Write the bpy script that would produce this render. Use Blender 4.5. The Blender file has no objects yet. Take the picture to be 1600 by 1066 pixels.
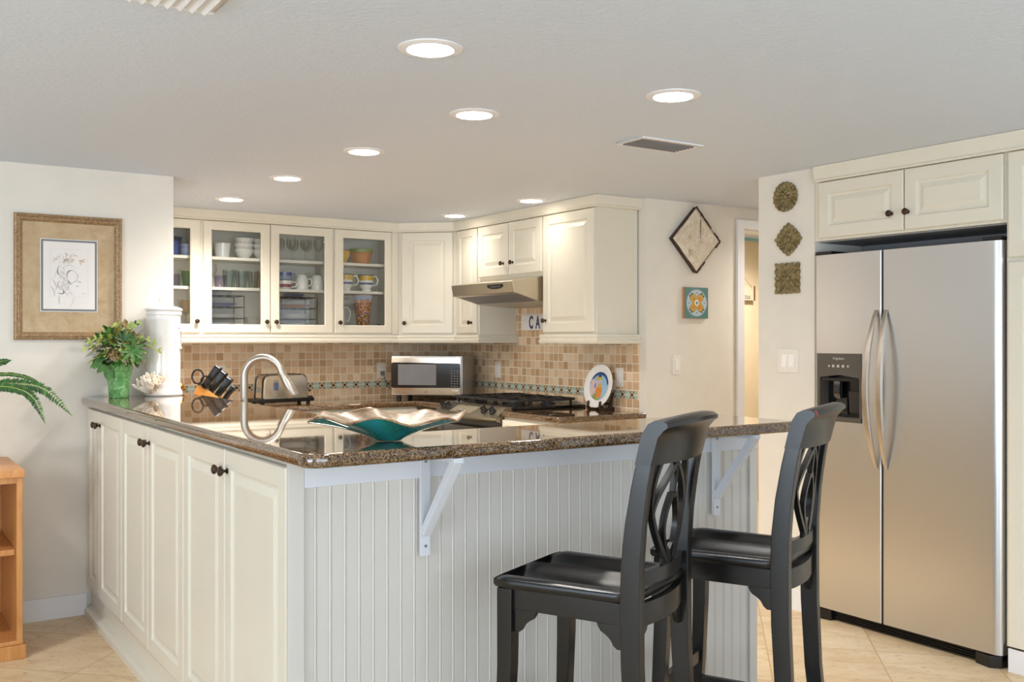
import bpy, bmesh, math, random
from mathutils import Vector, Matrix, Euler
S = bpy.context.scene
COL = S.collection
random.seed(7)
PI = math.pi
R = math.radians

# ------------------------------------------------------------------ camera
cam_d = bpy.data.cameras.new('camera')
cam_d.sensor_width = 36.0
cam_d.lens = 1532.5 / 1600 * 36.0
cam_d.shift_y = -3.2 / 1600
cam_d.clip_start = 0.05
cam = bpy.data.objects.new('camera', cam_d)
COL.objects.link(cam)
cam.location = (-0.9091, -2.2593, 1.35)
cam.rotation_euler = (PI / 2, 0, -0.5891)
S.camera = cam

# ------------------------------------------------------------------ view and world
S.view_settings.view_transform = 'Standard'
S.view_settings.look = 'None'
S.view_settings.gamma = 1.0
S.view_settings.exposure = 0.05
S.view_settings.use_curve_mapping = False
S.cycles.use_denoising = True
S.cycles.max_bounces = 10
S.cycles.transparent_max_bounces = 16
S.cycles.sample_clamp_indirect = 6.0
W = bpy.data.worlds.new('daylight')
S.world = W
W.use_nodes = True
W.node_tree.nodes['Background'].inputs[0].default_value = (0.80, 0.90, 1.0, 1)
W.node_tree.nodes['Background'].inputs[1].default_value = 2.0


def area_light(name, loc, rot, sx, sy, power, color):
    d = bpy.data.lights.new(name, 'AREA')
    d.shape = 'RECTANGLE'
    d.size, d.size_y = sx, sy
    d.energy = power
    d.color = color
    o = bpy.data.objects.new(name, d)
    COL.objects.link(o)
    o.location, o.rotation_euler = loc, rot
    return o


# daylight entering through the windows of the sitting side of the room
DAY = (0.74, 0.87, 1.0)
area_light('window_daylight_rear', (-0.6, -5.38, 1.15), (R(90), 0, 0), 4.4, 1.9, 66, DAY)
area_light('window_daylight_side', (-4.88, -2.2, 1.15), (R(90), 0, R(-90)), 3.6, 1.9, 26, DAY)
# upward fill lights added at the same windows to brighten the ceiling
area_light('ceiling_fill_rear', (-0.6, -5.30, 0.75), (R(165), 0, 0), 4.4, 1.2, 60, DAY)
area_light('ceiling_fill_side', (-4.80, -2.2, 0.75), (R(152), 0, R(-90)), 3.6, 1.2, 120, DAY)

# ------------------------------------------------------------------ materials
def lin(h):
    h = h.lstrip('#')
    out = []
    for i in (0, 2, 4):
        c = int(h[i:i + 2], 16) / 255
        out.append(c / 12.92 if c <= 0.04045 else ((c + 0.055) / 1.055) ** 2.4)
    return (*out, 1.0)


class NT:
    def __init__(self, name):
        self.m = bpy.data.materials.new(name)
        self.m.use_nodes = True
        self.t = self.m.node_tree
        self.b = self.t.nodes['Principled BSDF']
        self.out = self.t.nodes['Material Output']

    def n(self, typ, **kw):
        nd = self.t.nodes.new(typ)
        for k, v in kw.items():
            setattr(nd, k, v)
        return nd

    def l(self, a, b):
        self.t.links.new(a, b)

    def val(self, sock, v):
        if hasattr(v, 'is_linked') or hasattr(v, 'links'):
            self.l(v, sock)
        else:
            sock.default_value = v

    def math(self, op, a, b=None, c=None):
        nd = self.n('ShaderNodeMath', operation=op)
        self.val(nd.inputs[0], a)
        if b is not None:
            self.val(nd.inputs[1], b)
        if c is not None:
            self.val(nd.inputs[2], c)
        return nd.outputs[0]

    def mix(self, f, a, b):
        nd = self.n('ShaderNodeMix', data_type='RGBA')
        self.val(nd.inputs[0], f)
        self.val(nd.inputs[6], a)
        self.val(nd.inputs[7], b)
        return nd.outputs[2]

    def obj(self, scale=None, rot=None):
        tc = self.n('ShaderNodeTexCoord')
        if scale is None and rot is None:
            return tc.outputs['Object']
        mp = self.n('ShaderNodeMapping')
        self.l(tc.outputs['Object'], mp.inputs[0])
        if scale:
            mp.inputs['Scale'].default_value = scale
        if rot:
            mp.inputs['Rotation'].default_value = rot
        return mp.outputs[0]

    def noise(self, vec, scale, detail=3, rough=0.5, dist=0.0):
        nd = self.n('ShaderNodeTexNoise')
        self.l(vec, nd.inputs['Vector'])
        nd.inputs['Scale'].default_value = scale
        nd.inputs['Detail'].default_value = detail
        nd.inputs['Roughness'].default_value = rough
        nd.inputs['Distortion'].default_value = dist
        return nd.outputs['Fac']

    def ramp(self, f, stops):
        nd = self.n('ShaderNodeValToRGB')
        self.l(f, nd.inputs[0])
        e = nd.color_ramp.elements
        while len(e) < len(stops):
            e.new(0.5)
        for i, (p, c) in enumerate(stops):
            e[i].position = p
            e[i].color = c
        return nd.outputs[0]

    def bump(self, h, strength, dist):
        nd = self.n('ShaderNodeBump')
        nd.inputs['Strength'].default_value = strength
        nd.inputs['Distance'].default_value = dist
        self.l(h, nd.inputs['Height'])
        self.l(nd.outputs[0], self.b.inputs['Normal'])

    def set(self, **kw):
        names = {'color': 'Base Color', 'rough': 'Roughness', 'metal': 'Metallic', 'coat': 'Coat Weight', 'coatr': 'Coat Roughness',
                 'spec': 'Specular IOR Level', 'trans': 'Transmission Weight', 'ior': 'IOR', 'emis': 'Emission Strength', 'ecol': 'Emission Color',
                 'aniso': 'Anisotropic', 'sss': 'Subsurface Weight'}
        for k, v in kw.items():
            self.val(self.b.inputs[names[k]], v)
        return self


def vary(name, hexc, rough=0.5, metal=0.0, amount=0.06, scale=8.0, bump=0.0, bscale=60.0, coat=0.0, coatr=0.05, spec=0.5):
    """painted or plain surface whose colour varies slightly"""
    m = NT(name)
    v = m.obj()
    c = lin(hexc)
    lo = tuple(max(0, x * (1 - amount)) for x in c[:3]) + (1,)
    hi = tuple(min(1, x * (1 + amount)) for x in c[:3]) + (1,)
    m.set(color=m.ramp(m.noise(v, scale), [(0.3, lo), (0.7, hi)]), rough=rough, metal=metal, coat=coat, coatr=coatr, spec=spec)
    if bump:
        m.bump(m.noise(v, bscale, 2), bump, 0.002)
    return m.m


M = {}
M['wall'] = vary('wall_paint', '#e9e3d8', 0.75, amount=0.02, bump=0.12, bscale=140, spec=0.25)
M['wall_hall'] = vary('hall_paint', '#e6d5b4', 0.8, amount=0.03, spec=0.2)
M['blue'] = vary('pale_blue_paint', '#8fc6cf', 0.8)
M['wall_sitting'] = vary('sitting_room_paint', '#ebebe9', 0.75, amount=0.02, spec=0.25)
M['white'] = vary('white_trim_paint', '#eeeef0', 0.4, amount=0.015)
M['cream'] = vary('cream_cabinet_paint', '#e4dece', 0.32, amount=0.012, spec=0.45)
M['cream_in'] = vary('cream_interior', '#f2ece0', 0.5, amount=0.012)
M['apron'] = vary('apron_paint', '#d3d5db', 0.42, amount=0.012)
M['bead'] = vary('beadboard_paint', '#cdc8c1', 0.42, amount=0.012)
M['pane_white'] = vary('porcelain', '#f4f2ee', 0.12, amount=0.01, coat=0.5)
M['bronze'] = vary('oil_rubbed_bronze', '#4a3a2e', 0.35, 0.75, amount=0.35, scale=60)
M['dark'] = vary('dark_plastic', '#1b1a19', 0.4, amount=0.2)
M['black'] = vary('black_enamel', '#0d0d0e', 0.18, amount=0.2)
M['castiron'] = vary('cast_iron', '#2a2827', 0.45, amount=0.2)
M['chrome'] = vary('polished_chrome', '#dedad4', 0.14, 1.0, amount=0.02)
M['nickel'] = vary('brushed_nickel', '#bdb4a8', 0.32, 1.0, amount=0.03, scale=40)
M['brass'] = vary('aged_brass', '#b38a45', 0.28, 0.9, amount=0.15, scale=40)
M['plate_white'] = vary('switch_plate', '#efe9df', 0.35, amount=0.01)
M['grey'] = vary('grey_plastic', '#777679', 0.5)
M['grout'] = vary('grout', '#c9b79d', 0.8)
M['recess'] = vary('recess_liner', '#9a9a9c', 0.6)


def make_ceiling():
    m = NT('ceiling_texture')
    v = m.obj()
    n1 = m.noise(v, 55, 4, 0.55, 0.4)
    m.set(color=lin('#d6dfec'), rough=0.62, spec=0.35)
    r = m.ramp(n1, [(0.42, (0, 0, 0, 1)), (0.6, (1, 1, 1, 1))])
    m.bump(r, 0.32, 0.0025)
    return m.m


M['ceiling'] = make_ceiling()


def make_floor():
    m = NT('travertine_tile')
    v = m.obj(rot=(0, 0, R(45)))
    sx = m.n('ShaderNodeSeparateXYZ')
    m.l(v, sx.inputs[0])
    T = 0.46
    u = m.math('DIVIDE', m.math('ADD', sx.outputs[0], 0.17), T)
    w = m.math('DIVIDE', m.math('ADD', sx.outputs[1], 0.08), T)
    fu, fw = m.math('FRACT', u), m.math('FRACT', w)
    d = m.math('MINIMUM', m.math('MINIMUM', fu, m.math('SUBTRACT', 1.0, fu)), m.math('MINIMUM', fw, m.math('SUBTRACT', 1.0, fw)))
    g = m.math('LESS_THAN', d, 0.006)
    cb = m.n('ShaderNodeCombineXYZ')
    m.l(m.math('FLOOR', u), cb.inputs[0])
    m.l(m.math('FLOOR', w), cb.inputs[1])
    wn = m.n('ShaderNodeTexWhiteNoise', noise_dimensions='2D')
    m.l(cb.outputs[0], wn.inputs['Vector'])
    mp = m.n('ShaderNodeMapping')
    m.l(v, mp.inputs[0])
    mp.inputs['Scale'].default_value = (1, 2.4, 1)
    vec = m.n('ShaderNodeVectorMath', operation='ADD')
    m.l(mp.outputs[0], vec.inputs[0])
    m.l(wn.outputs['Color'], vec.inputs[1])
    n1 = m.noise(vec.outputs[0], 5.5, 6, 0.62, 0.5)
    n2 = m.noise(vec.outputs[0], 26, 4, 0.6, 0.3)
    base = m.ramp(n1, [(0.25, lin('#d3b48a')), (0.5, lin('#e8cfa8')), (0.75, lin('#f2e0c2'))])
    pit = m.ramp(n2, [(0.30, lin('#b28f64')), (0.42, (1, 1, 1, 1))])
    mm = m.n('ShaderNodeMix', data_type='RGBA', blend_type='MULTIPLY')
    mm.inputs[0].default_value = 0.6
    m.l(base, mm.inputs[6])
    m.l(pit, mm.inputs[7])
    tone = m.mix(m.math('MULTIPLY', wn.outputs['Value'], 0.3), mm.outputs[2], lin('#d3b080'))
    m.set(color=m.mix(g, tone, lin('#c9a878')), rough=0.38, spec=0.4)
    m.bump(m.math('SUBTRACT', 1.0, g), 0.3, 0.002)
    return m.m


M['floor'] = make_floor()


def make_granite():
    m = NT('brown_granite')
    v = m.obj()
    vo = m.n('ShaderNodeTexVoronoi')
    m.l(v, vo.inputs['Vector'])
    vo.inputs['Scale'].default_value = 290
    sep = m.n('ShaderNodeSeparateColor')
    m.l(vo.outputs['Color'], sep.inputs[0])
    n1 = m.noise(v, 120, 4, 0.6, 0.6)
    f = m.math('ADD', m.math('MULTIPLY', sep.outputs[0], 0.55), m.math('MULTIPLY', n1, 0.45))
    c = m.ramp(f, [(0.18, lin('#140e09')), (0.34, lin('#2f2116')), (0.47, lin('#5f4630')), (0.62, lin('#7d6144')), (0.78, lin('#a08763'))])
    big = m.noise(v, 9, 3)
    m.set(color=m.mix(m.math('MULTIPLY', big, 0.35), c, lin('#5b3f28')), rough=0.035, spec=0.62, coat=0.6, coatr=0.02)
    return m.m


M['granite'] = make_granite()


def make_tile(axis, name):
    m = NT(name)
    v = m.obj()
    sx = m.n('ShaderNodeSeparateXYZ')
    m.l(v, sx.inputs[0])
    p = 0.0535
    u = m.math('DIVIDE', sx.outputs[axis], p)
    w = m.math('DIVIDE', m.math('SUBTRACT', sx.outputs[2], 1.041), p)
    fu, fw = m.math('FRACT', u), m.math('FRACT', w)
    d = m.math('MINIMUM', m.math('MINIMUM', fu, m.math('SUBTRACT', 1.0, fu)), m.math('MINIMUM', fw, m.math('SUBTRACT', 1.0, fw)))
    cb = m.n('ShaderNodeCombineXYZ')
    m.l(m.math('FLOOR', u), cb.inputs[0])
    m.l(m.math('FLOOR', w), cb.inputs[1])
    wn = m.n('ShaderNodeTexWhiteNoise', noise_dimensions='2D')
    m.l(cb.outputs[0], wn.inputs['Vector'])
    n1 = m.noise(v, 60, 4, 0.6)
    f = m.math('ADD', m.math('MULTIPLY', wn.outputs['Value'], 0.68), m.math('MULTIPLY', n1, 0.4))
    c = m.ramp(f, [(0.12, lin('#bd9a76')), (0.4, lin('#d8b68f')), (0.62, lin('#e6c8a2')), (0.92, lin('#f2dfc2'))])
    g = m.math('LESS_THAN', m.math('ADD', d, m.math('MULTIPLY', m.math('SUBTRACT', n1, 0.5), 0.03)), 0.052)
    m.set(color=m.mix(g, c, lin('#f6ead6')), rough=0.45, spec=0.35)
    h = m.ramp(d, [(0.02, (0, 0, 0, 1)), (0.09, (1, 1, 1, 1))])
    m.bump(h, 0.5, 0.003)
    return m.m


M['tile_x'] = make_tile(0, 'stone_mosaic_back')
M['tile_y'] = make_tile(1, 'stone_mosaic_side')


def make_border(axis, name):
    m = NT(name)
    v = m.obj()
    sx = m.n('ShaderNodeSeparateXYZ')
    m.l(v, sx.inputs[0])
    P, H, Z0 = 0.089, 0.053, 0.986
    f = m.math('FRACT', m.math('DIVIDE', sx.outputs[axis], P))
    w = m.math('DIVIDE', m.math('SUBTRACT', sx.outputs[2], Z0), H)
    a = m.math('DIVIDE', m.math('SUBTRACT', f, 0.25), 0.25)       # -1..1 across the motif square
    b = m.math('MULTIPLY', m.math('SUBTRACT', w, 0.5), 2.35)
    aa, bb = m.math('ABSOLUTE', a), m.math('ABSOLUTE', b)
    diamond = m.math('LESS_THAN', m.math('ADD', aa, bb), 0.55)
    corner = m.math('MULTIPLY', m.math('GREATER_THAN', m.math('ADD', aa, bb), 1.2),
                    m.math('MULTIPLY', m.math('LESS_THAN', aa, 0.9), m.math('LESS_THAN', bb, 0.9)))
    insq = m.math('LESS_THAN', f, 0.5)
    darkm = m.math('MULTIPLY', insq, m.math('MAXIMUM', diamond, corner))
    strp = m.math('MULTIPLY', m.math('LESS_THAN', bb, 0.12), m.math('SUBTRACT', 1.0, insq))
    edge = m.math('GREATER_THAN', bb, 1.0)
    n1 = m.noise(v, 70, 3)
    aqua = m.ramp(n1, [(0.3, lin('#9fb7ac')), (0.7, lin('#c3d2c6'))])
    sand = m.ramp(n1, [(0.3, lin('#bfa98a')), (0.7, lin('#d3c2a4'))])
    c = m.mix(insq, aqua, sand)
    c = m.mix(strp, c, lin('#e2e4da'))
    c = m.mix(edge, c, lin('#cbb596'))
    c = m.mix(darkm, c, lin('#352319'))
    m.set(color=c, rough=0.35)
    return m.m


M['border_x'] = make_border(0, 'border_tile_back')
M['border_y'] = make_border(1, 'border_tile_side')


def make_steel(name, hexc, rough, sc):
    m = NT(name)
    v = m.obj(scale=sc)
    n1 = m.noise(v, 30, 3)
    c = lin(hexc)
    m.set(color=m.ramp(n1, [(0.3, tuple(x * 0.96 for x in c[:3]) + (1,)), (0.7, c)]), metal=1.0,
          rough=m.ramp(n1, [(0.3, (rough * 0.97,) * 3 + (1,)), (0.7, (rough * 1.03,) * 3 + (1,))]))
    return m.m


M['steel'] = make_steel('stainless_steel', '#d0d0d1', 0.32, (60, 60, 1))
M['steel_h'] = make_steel('stainless_steel_hood', '#c6baa6', 0.30, (1, 60, 60))
M['steel_r'] = make_steel('range_steel', '#8f8676', 0.33, (1, 60, 60))


def make_glass(name, tint, refl=1.0, rough=0.0):
    m = NT(name)
    m.t.nodes.remove(m.b)
    tr = m.n('ShaderNodeBsdfTransparent')
    tr.inputs[0].default_value = lin(tint)
    gl = m.n('ShaderNodeBsdfGlossy')
    gl.inputs['Roughness'].default_value = rough
    fr = m.n('ShaderNodeFresnel')
    fr.inputs[0].default_value = 1.5
    mx = m.n('ShaderNodeMixShader')
    m.l(m.math('MULTIPLY', fr.outputs[0], refl), mx.inputs[0])
    m.l(tr.outputs[0], mx.inputs[1])
    m.l(gl.outputs[0], mx.inputs[2])
    m.l(mx.outputs[0], m.out.inputs['Surface'])
    return m.m


M['pane'] = make_glass('window_glass', '#fdfefd', 0.8)
M['g_clear'] = make_glass('clear_glass', '#fdfdfc', 0.35)
M['g_green'] = make_glass('green_glass', '#dcecb4', 0.5)
M['g_aqua'] = make_glass('pale_green_glass', '#fafdfb', 0.5)
M['g_amber'] = make_glass('amber_glass', '#fbf2de', 0.45)
M['g_mauve'] = make_glass('mauve_glass', '#eee8f0', 0.5)
M['g_dark'] = vary('oven_glass', '#26262b', 0.05, amount=0.1, coat=0.6)


def make_wood(name, a, b, rough=0.35):
    m = NT(name)
    v = m.obj(scale=(14, 14, 1.2))
    n1 = m.noise(v, 3, 5, 0.6, 1.2)
    m.set(color=m.ramp(n1, [(0.3, lin(a)), (0.7, lin(b))]), rough=rough, spec=0.45)
    return m.m


M['wood'] = make_wood('honey_wood', '#bd7c3f', '#d49a5c')
M['wood_o'] = make_wood('orange_block_wood', '#d08a3c', '#e2a258')


def make_stool_paint():
    m = NT('worn_black_paint')
    v = m.obj()
    n1 = m.noise(v, 38, 4, 0.6)
    n2 = m.noise(v, 130, 2)
    c = m.ramp(n2, [(0.3, lin('#0b0a0a')), (0.7, lin('#121111'))])
    chip = m.math('GREATER_THAN', n1, 0.745)
    m.set(color=m.mix(chip, c, lin('#5a2a1e')), rough=0.30, spec=0.42, coat=0.15, coatr=0.2)
    return m.m


M['stool'] = make_stool_paint()


def make_mottled(name, stops, scale, rough=0.2, metal=0.0, dist=1.0, coat=0.0):
    m = NT(name)
    v = m.obj()
    n1 = m.noise(v, scale, 5, 0.6, dist)
    m.set(color=m.ramp(n1, [(p, lin(c)) for p, c in stops]), rough=rough, metal=metal, coat=coat)
    return m.m


M['teal'] = make_mottled('teal_art_glass', [(0.3, '#14735f'), (0.5, '#2aa398'), (0.7, '#36a2c2')], 7, 0.08, 0, 0.6, 0.7)
M['goldleaf'] = make_mottled('gold_speckled_glass', [(0.3, '#453522'), (0.5, '#6b5436'), (0.7, '#9c8a66')], 38, 0.38, 0.1, 0.8, 0.15)
M['rimgold'] = make_mottled('rose_gold_rim', [(0.35, '#8a6248'), (0.65, '#bfa482')], 40, 0.2, 0.3)
M['greenpot'] = make_mottled('green_glazed_clay', [(0.3, '#45803f'), (0.5, '#6aa562'), (0.7, '#a3cb98')], 30, 0.25, 0, 1.2, 0.4)
M['coral'] = make_mottled('white_coral', [(0.3, '#d9c7ad'), (0.7, '#efe5d6')], 40, 0.75)
M['antique'] = make_mottled('antique_gold_plaster', [(0.3, '#5c4f30'), (0.5, '#82734b'), (0.75, '#a89870')], 40, 0.45, 0.2)
M['leaf1'] = make_mottled('mid_green_leaf', [(0.3, '#34622a'), (0.7, '#578a3c')], 25, 0.45)
M['leaf2'] = make_mottled('dark_green_leaf', [(0.3, '#1d3f1e'), (0.7, '#386a32')], 25, 0.4)
M['leaf3'] = make_mottled('yellow_green_leaf', [(0.3, '#8fa444'), (0.7, '#bccb6d')], 25, 0.45)
M['leaf4'] = make_mottled('reddish_leaf', [(0.3, '#7a5a3a'), (0.7, '#a88a55')], 25, 0.5)
M['fern'] = make_mottled('fern_green', [(0.3, '#1f4020'), (0.7, '#3f6d30')], 30, 0.45)
M['tin'] = make_mottled('chipped_white_tin', [(0.22, '#a08a6e'), (0.38, '#d8c9b2'), (0.7, '#efe6d8')], 26, 0.4, 0.1)
M['rust'] = make_mottled('dark_rusted_edge', [(0.35, '#2a1d14'), (0.65, '#4c3524')], 30, 0.6)
M['linen'] = make_mottled('tan_linen_mat', [(0.3, '#b79c78'), (0.7, '#cbb491')], 14, 0.8)
M['paper'] = vary('drawing_paper', '#efeae6', 0.7, amount=0.02)
M['framegold'] = make_mottled('bronze_gilt_frame', [(0.3, '#836546'), (0.55, '#ab8e6a'), (0.75, '#cdb594')], 120, 0.35, 0.3, 0.4)
M['mosaic'] = make_mottled('multicolour_glass_mosaic', [(0.36, '#4a74a0'), (0.43, '#b5402c'), (0.48, '#e8d8b8'), (0.52, '#dd8a3a'), (0.57, '#7c2a20'), (0.64, '#4d8a4a')], 48, 0.2, 0, 0.0)


def flat(name, h, rough=0.5, metal=0.0, coat=0.0):
    return vary(name, h, rough, metal, 0.03, 20, coat=coat)


M['bluecer'] = flat('blue_ceramic', '#3e4f8f', 0.2, 0, 0.4)
M['ltblue'] = flat('light_blue_ceramic', '#8d97b8', 0.2, 0, 0.4)
M['redband'] = flat('wine_red_glaze', '#8b3b42', 0.2)
M['yellow'] = flat('yellow_glaze', '#d8b03f', 0.25)
M['terra'] = flat('terracotta_glaze', '#c98a52', 0.3)
M['greenrim'] = flat('green_glaze', '#8b9c4f', 0.3)
M['ink'] = flat('ink_navy', '#3b4b68', 0.6)
M['inkgrey'] = flat('pencil_grey', '#a8a4a2', 0.8)
M['inkdark'] = flat('charcoal_line', '#6c6866', 0.8)
M['inkbrown'] = flat('sepia_wash', '#c9a98c', 0.8)
M['inkpale'] = flat('pale_wash', '#d3cbc9', 0.8)
M['slate'] = flat('slate_fillet', '#7c7d80', 0.6)
M['sky'] = flat('sky_blue_glaze', '#9dc3de', 0.2, 0, 0.4)
M['navy'] = flat('navy_glaze', '#27508c', 0.2, 0, 0.4)
M['orange'] = flat('orange_glaze', '#dd8a2e', 0.2, 0, 0.4)
M['pinkish'] = flat('pale_pink_glaze', '#dcc3c4', 0.2, 0, 0.4)
M['tealtile'] = flat('teal_tile_glaze', '#3d7c76', 0.2, 0, 0.4)
M['ochre'] = flat('ochre_tile_glaze', '#b9862c', 0.2, 0, 0.4)
M['icegrey'] = flat('ice_grey_glaze', '#b3c8cb', 0.2, 0, 0.4)
M['goldtile'] = flat('mustard_tile_glaze', '#d09c3a', 0.2, 0, 0.4)
M['darkgreen'] = flat('deep_green_glaze', '#2d4a3a', 0.25)
M['walnut'] = flat('dark_walnut', '#3e2418', 0.35)
M['signwood'] = flat('pale_sign_board', '#ddc9ac', 0.6)
M['barkbrown'] = flat('bark_edge', '#6f4a2a', 0.7)
M['twine'] = flat('twine', '#7d6a50', 0.8)
M['button'] = flat('silver_button', '#c9c6c0', 0.3, 0.4)
M['panelgrey'] = flat('dispenser_grey', '#575149', 0.35)
M['displaygrey'] = flat('display_film', '#857d68', 0.25)
M['redscuff'] = flat('red_paint_scuff', '#a8403c', 0.5)


def make_emit(name, col, strength):
    m = NT(name)
    m.set(color=(1, 1, 1, 1), ecol=col, emis=strength)
    return m.m


M['lamp_warm'] = make_emit('lamp_lens_warm', (1.0, 0.93, 0.84, 1), 45.0)
M['lamp_soft'] = make_emit('lamp_lens_soft', (1.0, 0.90, 0.78, 1), 22.0)
M['lamp_neutral'] = make_emit('lamp_lens_neutral', (1.0, 0.97, 0.94, 1), 45.0)

# ------------------------------------------------------------------ mesh toolkit
class MB:
    """collects shapes, then builds them as ONE mesh object"""

    def __init__(self, T=None):
        self.bm = bmesh.new()
        self.mats = []
        self.cur = 0
        self.T = T or Matrix.Identity(4)

    def mat(self, m):
        if m not in self.mats:
            self.mats.append(m)
        self.cur = self.mats.index(m)
        return self

    def v(self, co):
        return self.bm.verts.new(self.T @ Vector(co))

    def f(self, vs):
        try:
            fc = self.bm.faces.new(vs)
            fc.material_index = self.cur
            return fc
        except ValueError:
            return None

    def box(self, x0, x1, y0, y1, z0, z1):
        p = [self.v((x, y, z)) for z in (z0, z1) for y in (y0, y1) for x in (x0, x1)]
        for q in ((0, 2, 3, 1), (4, 5, 7, 6), (0, 1, 5, 4), (2, 6, 7, 3), (0, 4, 6, 2), (1, 3, 7, 5)):
            self.f([p[i] for i in q])
        return self

    def hexa(self, b, t):
        p = [self.v(c) for c in b] + [self.v(c) for c in t]
        for q in ((3, 2, 1, 0), (4, 5, 6, 7), (0, 1, 5, 4), (1, 2, 6, 5), (2, 3, 7, 6), (3, 0, 4, 7)):
            self.f([p[i] for i in q])
        return self

    def rings(self, rings, closed=True, cap0=True, cap1=True):
        rr = [[self.v(c) for c in r] for r in rings]
        n = len(rr[0])
        for a, b in zip(rr, rr[1:]):
            for i in range(n if closed else n - 1):
                j = (i + 1) % n
                self.f([a[i], a[j], b[j], b[i]])
        if cap0:
            self.f(rr[0][::-1])
        if cap1:
            self.f(rr[-1])
        return self

    def lathe(self, prof, seg=24, cx=0, cy=0, cz=0, cap0=True, cap1=True, axis='z', wob=None):
        rings = []
        for r, z in prof:
            ring = []
            for i in range(seg):
                a = 2 * PI * i / seg
                rr = r * (wob(a, z) if wob else 1)
                x, y = rr * math.cos(a), rr * math.sin(a)
                if axis == 'z':
                    ring.append((cx + x, cy + y, cz + z))
                elif axis == 'y':
                    ring.append((cx + x, cy - z, cz + y))     # towards -y
                else:
                    ring.append((cx - z, cy + x, cz + y))     # towards -x
            rings.append(ring)
        return self.rings(rings, True, cap0, cap1)

    def tube(self, pts, r, seg=10, up=(0, 0, 1), cap=True):
        pts = [Vector(p) for p in pts]
        n = len(pts)
        rs = r if isinstance(r, (list, tuple)) else [r] * n
        t0 = (pts[1] - pts[0]).normalized()
        nrm = Vector(up)
        nrm = nrm - t0 * nrm.dot(t0)
        if nrm.length < 1e-3:
            nrm = Vector((1, 0, 0)) - t0 * t0.x
        nrm.normalize()
        rings = []
        for i in range(n):
            t = (pts[min(i + 1, n - 1)] - pts[max(i - 1, 0)]).normalized()
            nrm = (nrm - t * nrm.dot(t)).normalized()
            b = t.cross(nrm)
            rings.append([pts[i] + (nrm * math.cos(2 * PI * k / seg) + b * math.sin(2 * PI * k / seg)) * rs[i] for k in range(seg)])
        return self.rings(rings, True, cap, cap)

    def sweep(self, pts, w, h, up=(0, 0, 1)):
        """rectangular bar along points; w, h full sizes (may be lists), h along up"""
        pts = [Vector(p) for p in pts]
        n = len(pts)
        ws = w if isinstance(w, (list, tuple)) else [w] * n
        hs = h if isinstance(h, (list, tuple)) else [h] * n
        rings = []
        for i in range(n):
            t = (pts[min(i + 1, n - 1)] - pts[max(i - 1, 0)]).normalized()
            u = Vector(up)
            u = (u - t * u.dot(t)).normalized()
            s = t.cross(u)
            rings.append([pts[i] + s * (a * ws[i] / 2) + u * (b * hs[i] / 2) for a, b in ((-1, -1), (1, -1), (1, 1), (-1, 1))])
        return self.rings(rings)

    def prism(self, poly, z0, z1, plane='xy'):
        def m3(a, b, c):
            return {'xy': (a, b, c), 'xz': (a, c, b), 'yz': (c, a, b)}[plane]
        lo = [self.v(m3(a, b, z0)) for a, b in poly]
        hi = [self.v(m3(a, b, z1)) for a, b in poly]
        n = len(poly)
        for i in range(n):
            j = (i + 1) % n
            self.f([lo[i], lo[j], hi[j], hi[i]])
        self.f(lo[::-1])
        self.f(hi)
        return self

    def grid(self, fn, nu, nv, closed_u=False):
        g = [[self.v(fn(i / (nu if closed_u else nu - 1), j / (nv - 1))) for i in range(nu)] for j in range(nv)]
        for j in range(nv - 1):
            for i in range(nu if closed_u else nu - 1):
                k = (i + 1) % nu
                self.f([g[j][i], g[j][k], g[j + 1][k], g[j + 1][i]])
        return g

    def build(self, name, mat=None, parent=None, bevel=0.0, seg=2, ang=35, smooth=True, loc=None, rot=None):
        bmesh.ops.remove_doubles(self.bm, verts=self.bm.verts, dist=1e-6)
        bmesh.ops.recalc_face_normals(self.bm, faces=self.bm.faces)
        if bevel > 0:
            es = [e for e in self.bm.edges if len(e.link_faces) == 2 and e.calc_face_angle(0) > R(ang)]
            bmesh.ops.bevel(self.bm, geom=es, offset=bevel, segments=seg, profile=0.5, affect='EDGES', clamp_overlap=True)
        me = bpy.data.meshes.new(name)
        self.bm.to_mesh(me)
        self.bm.free()
        ms = self.mats if self.mats else [mat]
        for m in ms:
            me.materials.append(m)
        if smooth:
            me.shade_smooth()
            me.set_sharp_from_angle(angle=R(38))
        o = bpy.data.objects.new(name, me)
        COL.objects.link(o)
        if parent:
            o.parent = parent
        if loc:
            o.location = loc
        if rot:
            o.rotation_euler = rot
        if bevel > 0 and smooth:
            wn = o.modifiers.new('weighted_normals', 'WEIGHTED_NORMAL')
            wn.keep_sharp = True
        return o


def tag(o, label, cat, group=None):
    o['label'] = label
    o['category'] = cat
    if group:
        o['group'] = group
    return o


def thing(name, label, cat, loc=(0, 0, 0), rz=0.0, group=None):
    o = bpy.data.objects.new(name, None)
    o.empty_display_size = 0.05
    COL.objects.link(o)
    o.location = loc
    o.rotation_euler = (0, 0, rz)
    return tag(o, label, cat, group)


def struct(o):
    o['kind'] = 'structure'
    return o


def dup(root, loc=None, rz=None, label=None, group=None, scale=None):
    r = root.copy()
    COL.objects.link(r)
    if loc is not None:
        r.location = loc
    if rz is not None:
        r.rotation_euler = (0, 0, rz)
    if label:
        r['label'] = label
    if group:
        r['group'] = group
    if scale:
        r.scale = (scale,) * 3 if not isinstance(scale, tuple) else scale
    for ch in list(root.children):
        c = ch.copy()
        COL.objects.link(c)
        c.parent = r
        for g in list(ch.children):
            d = g.copy()
            COL.objects.link(d)
            d.parent = c
    return r


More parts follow.
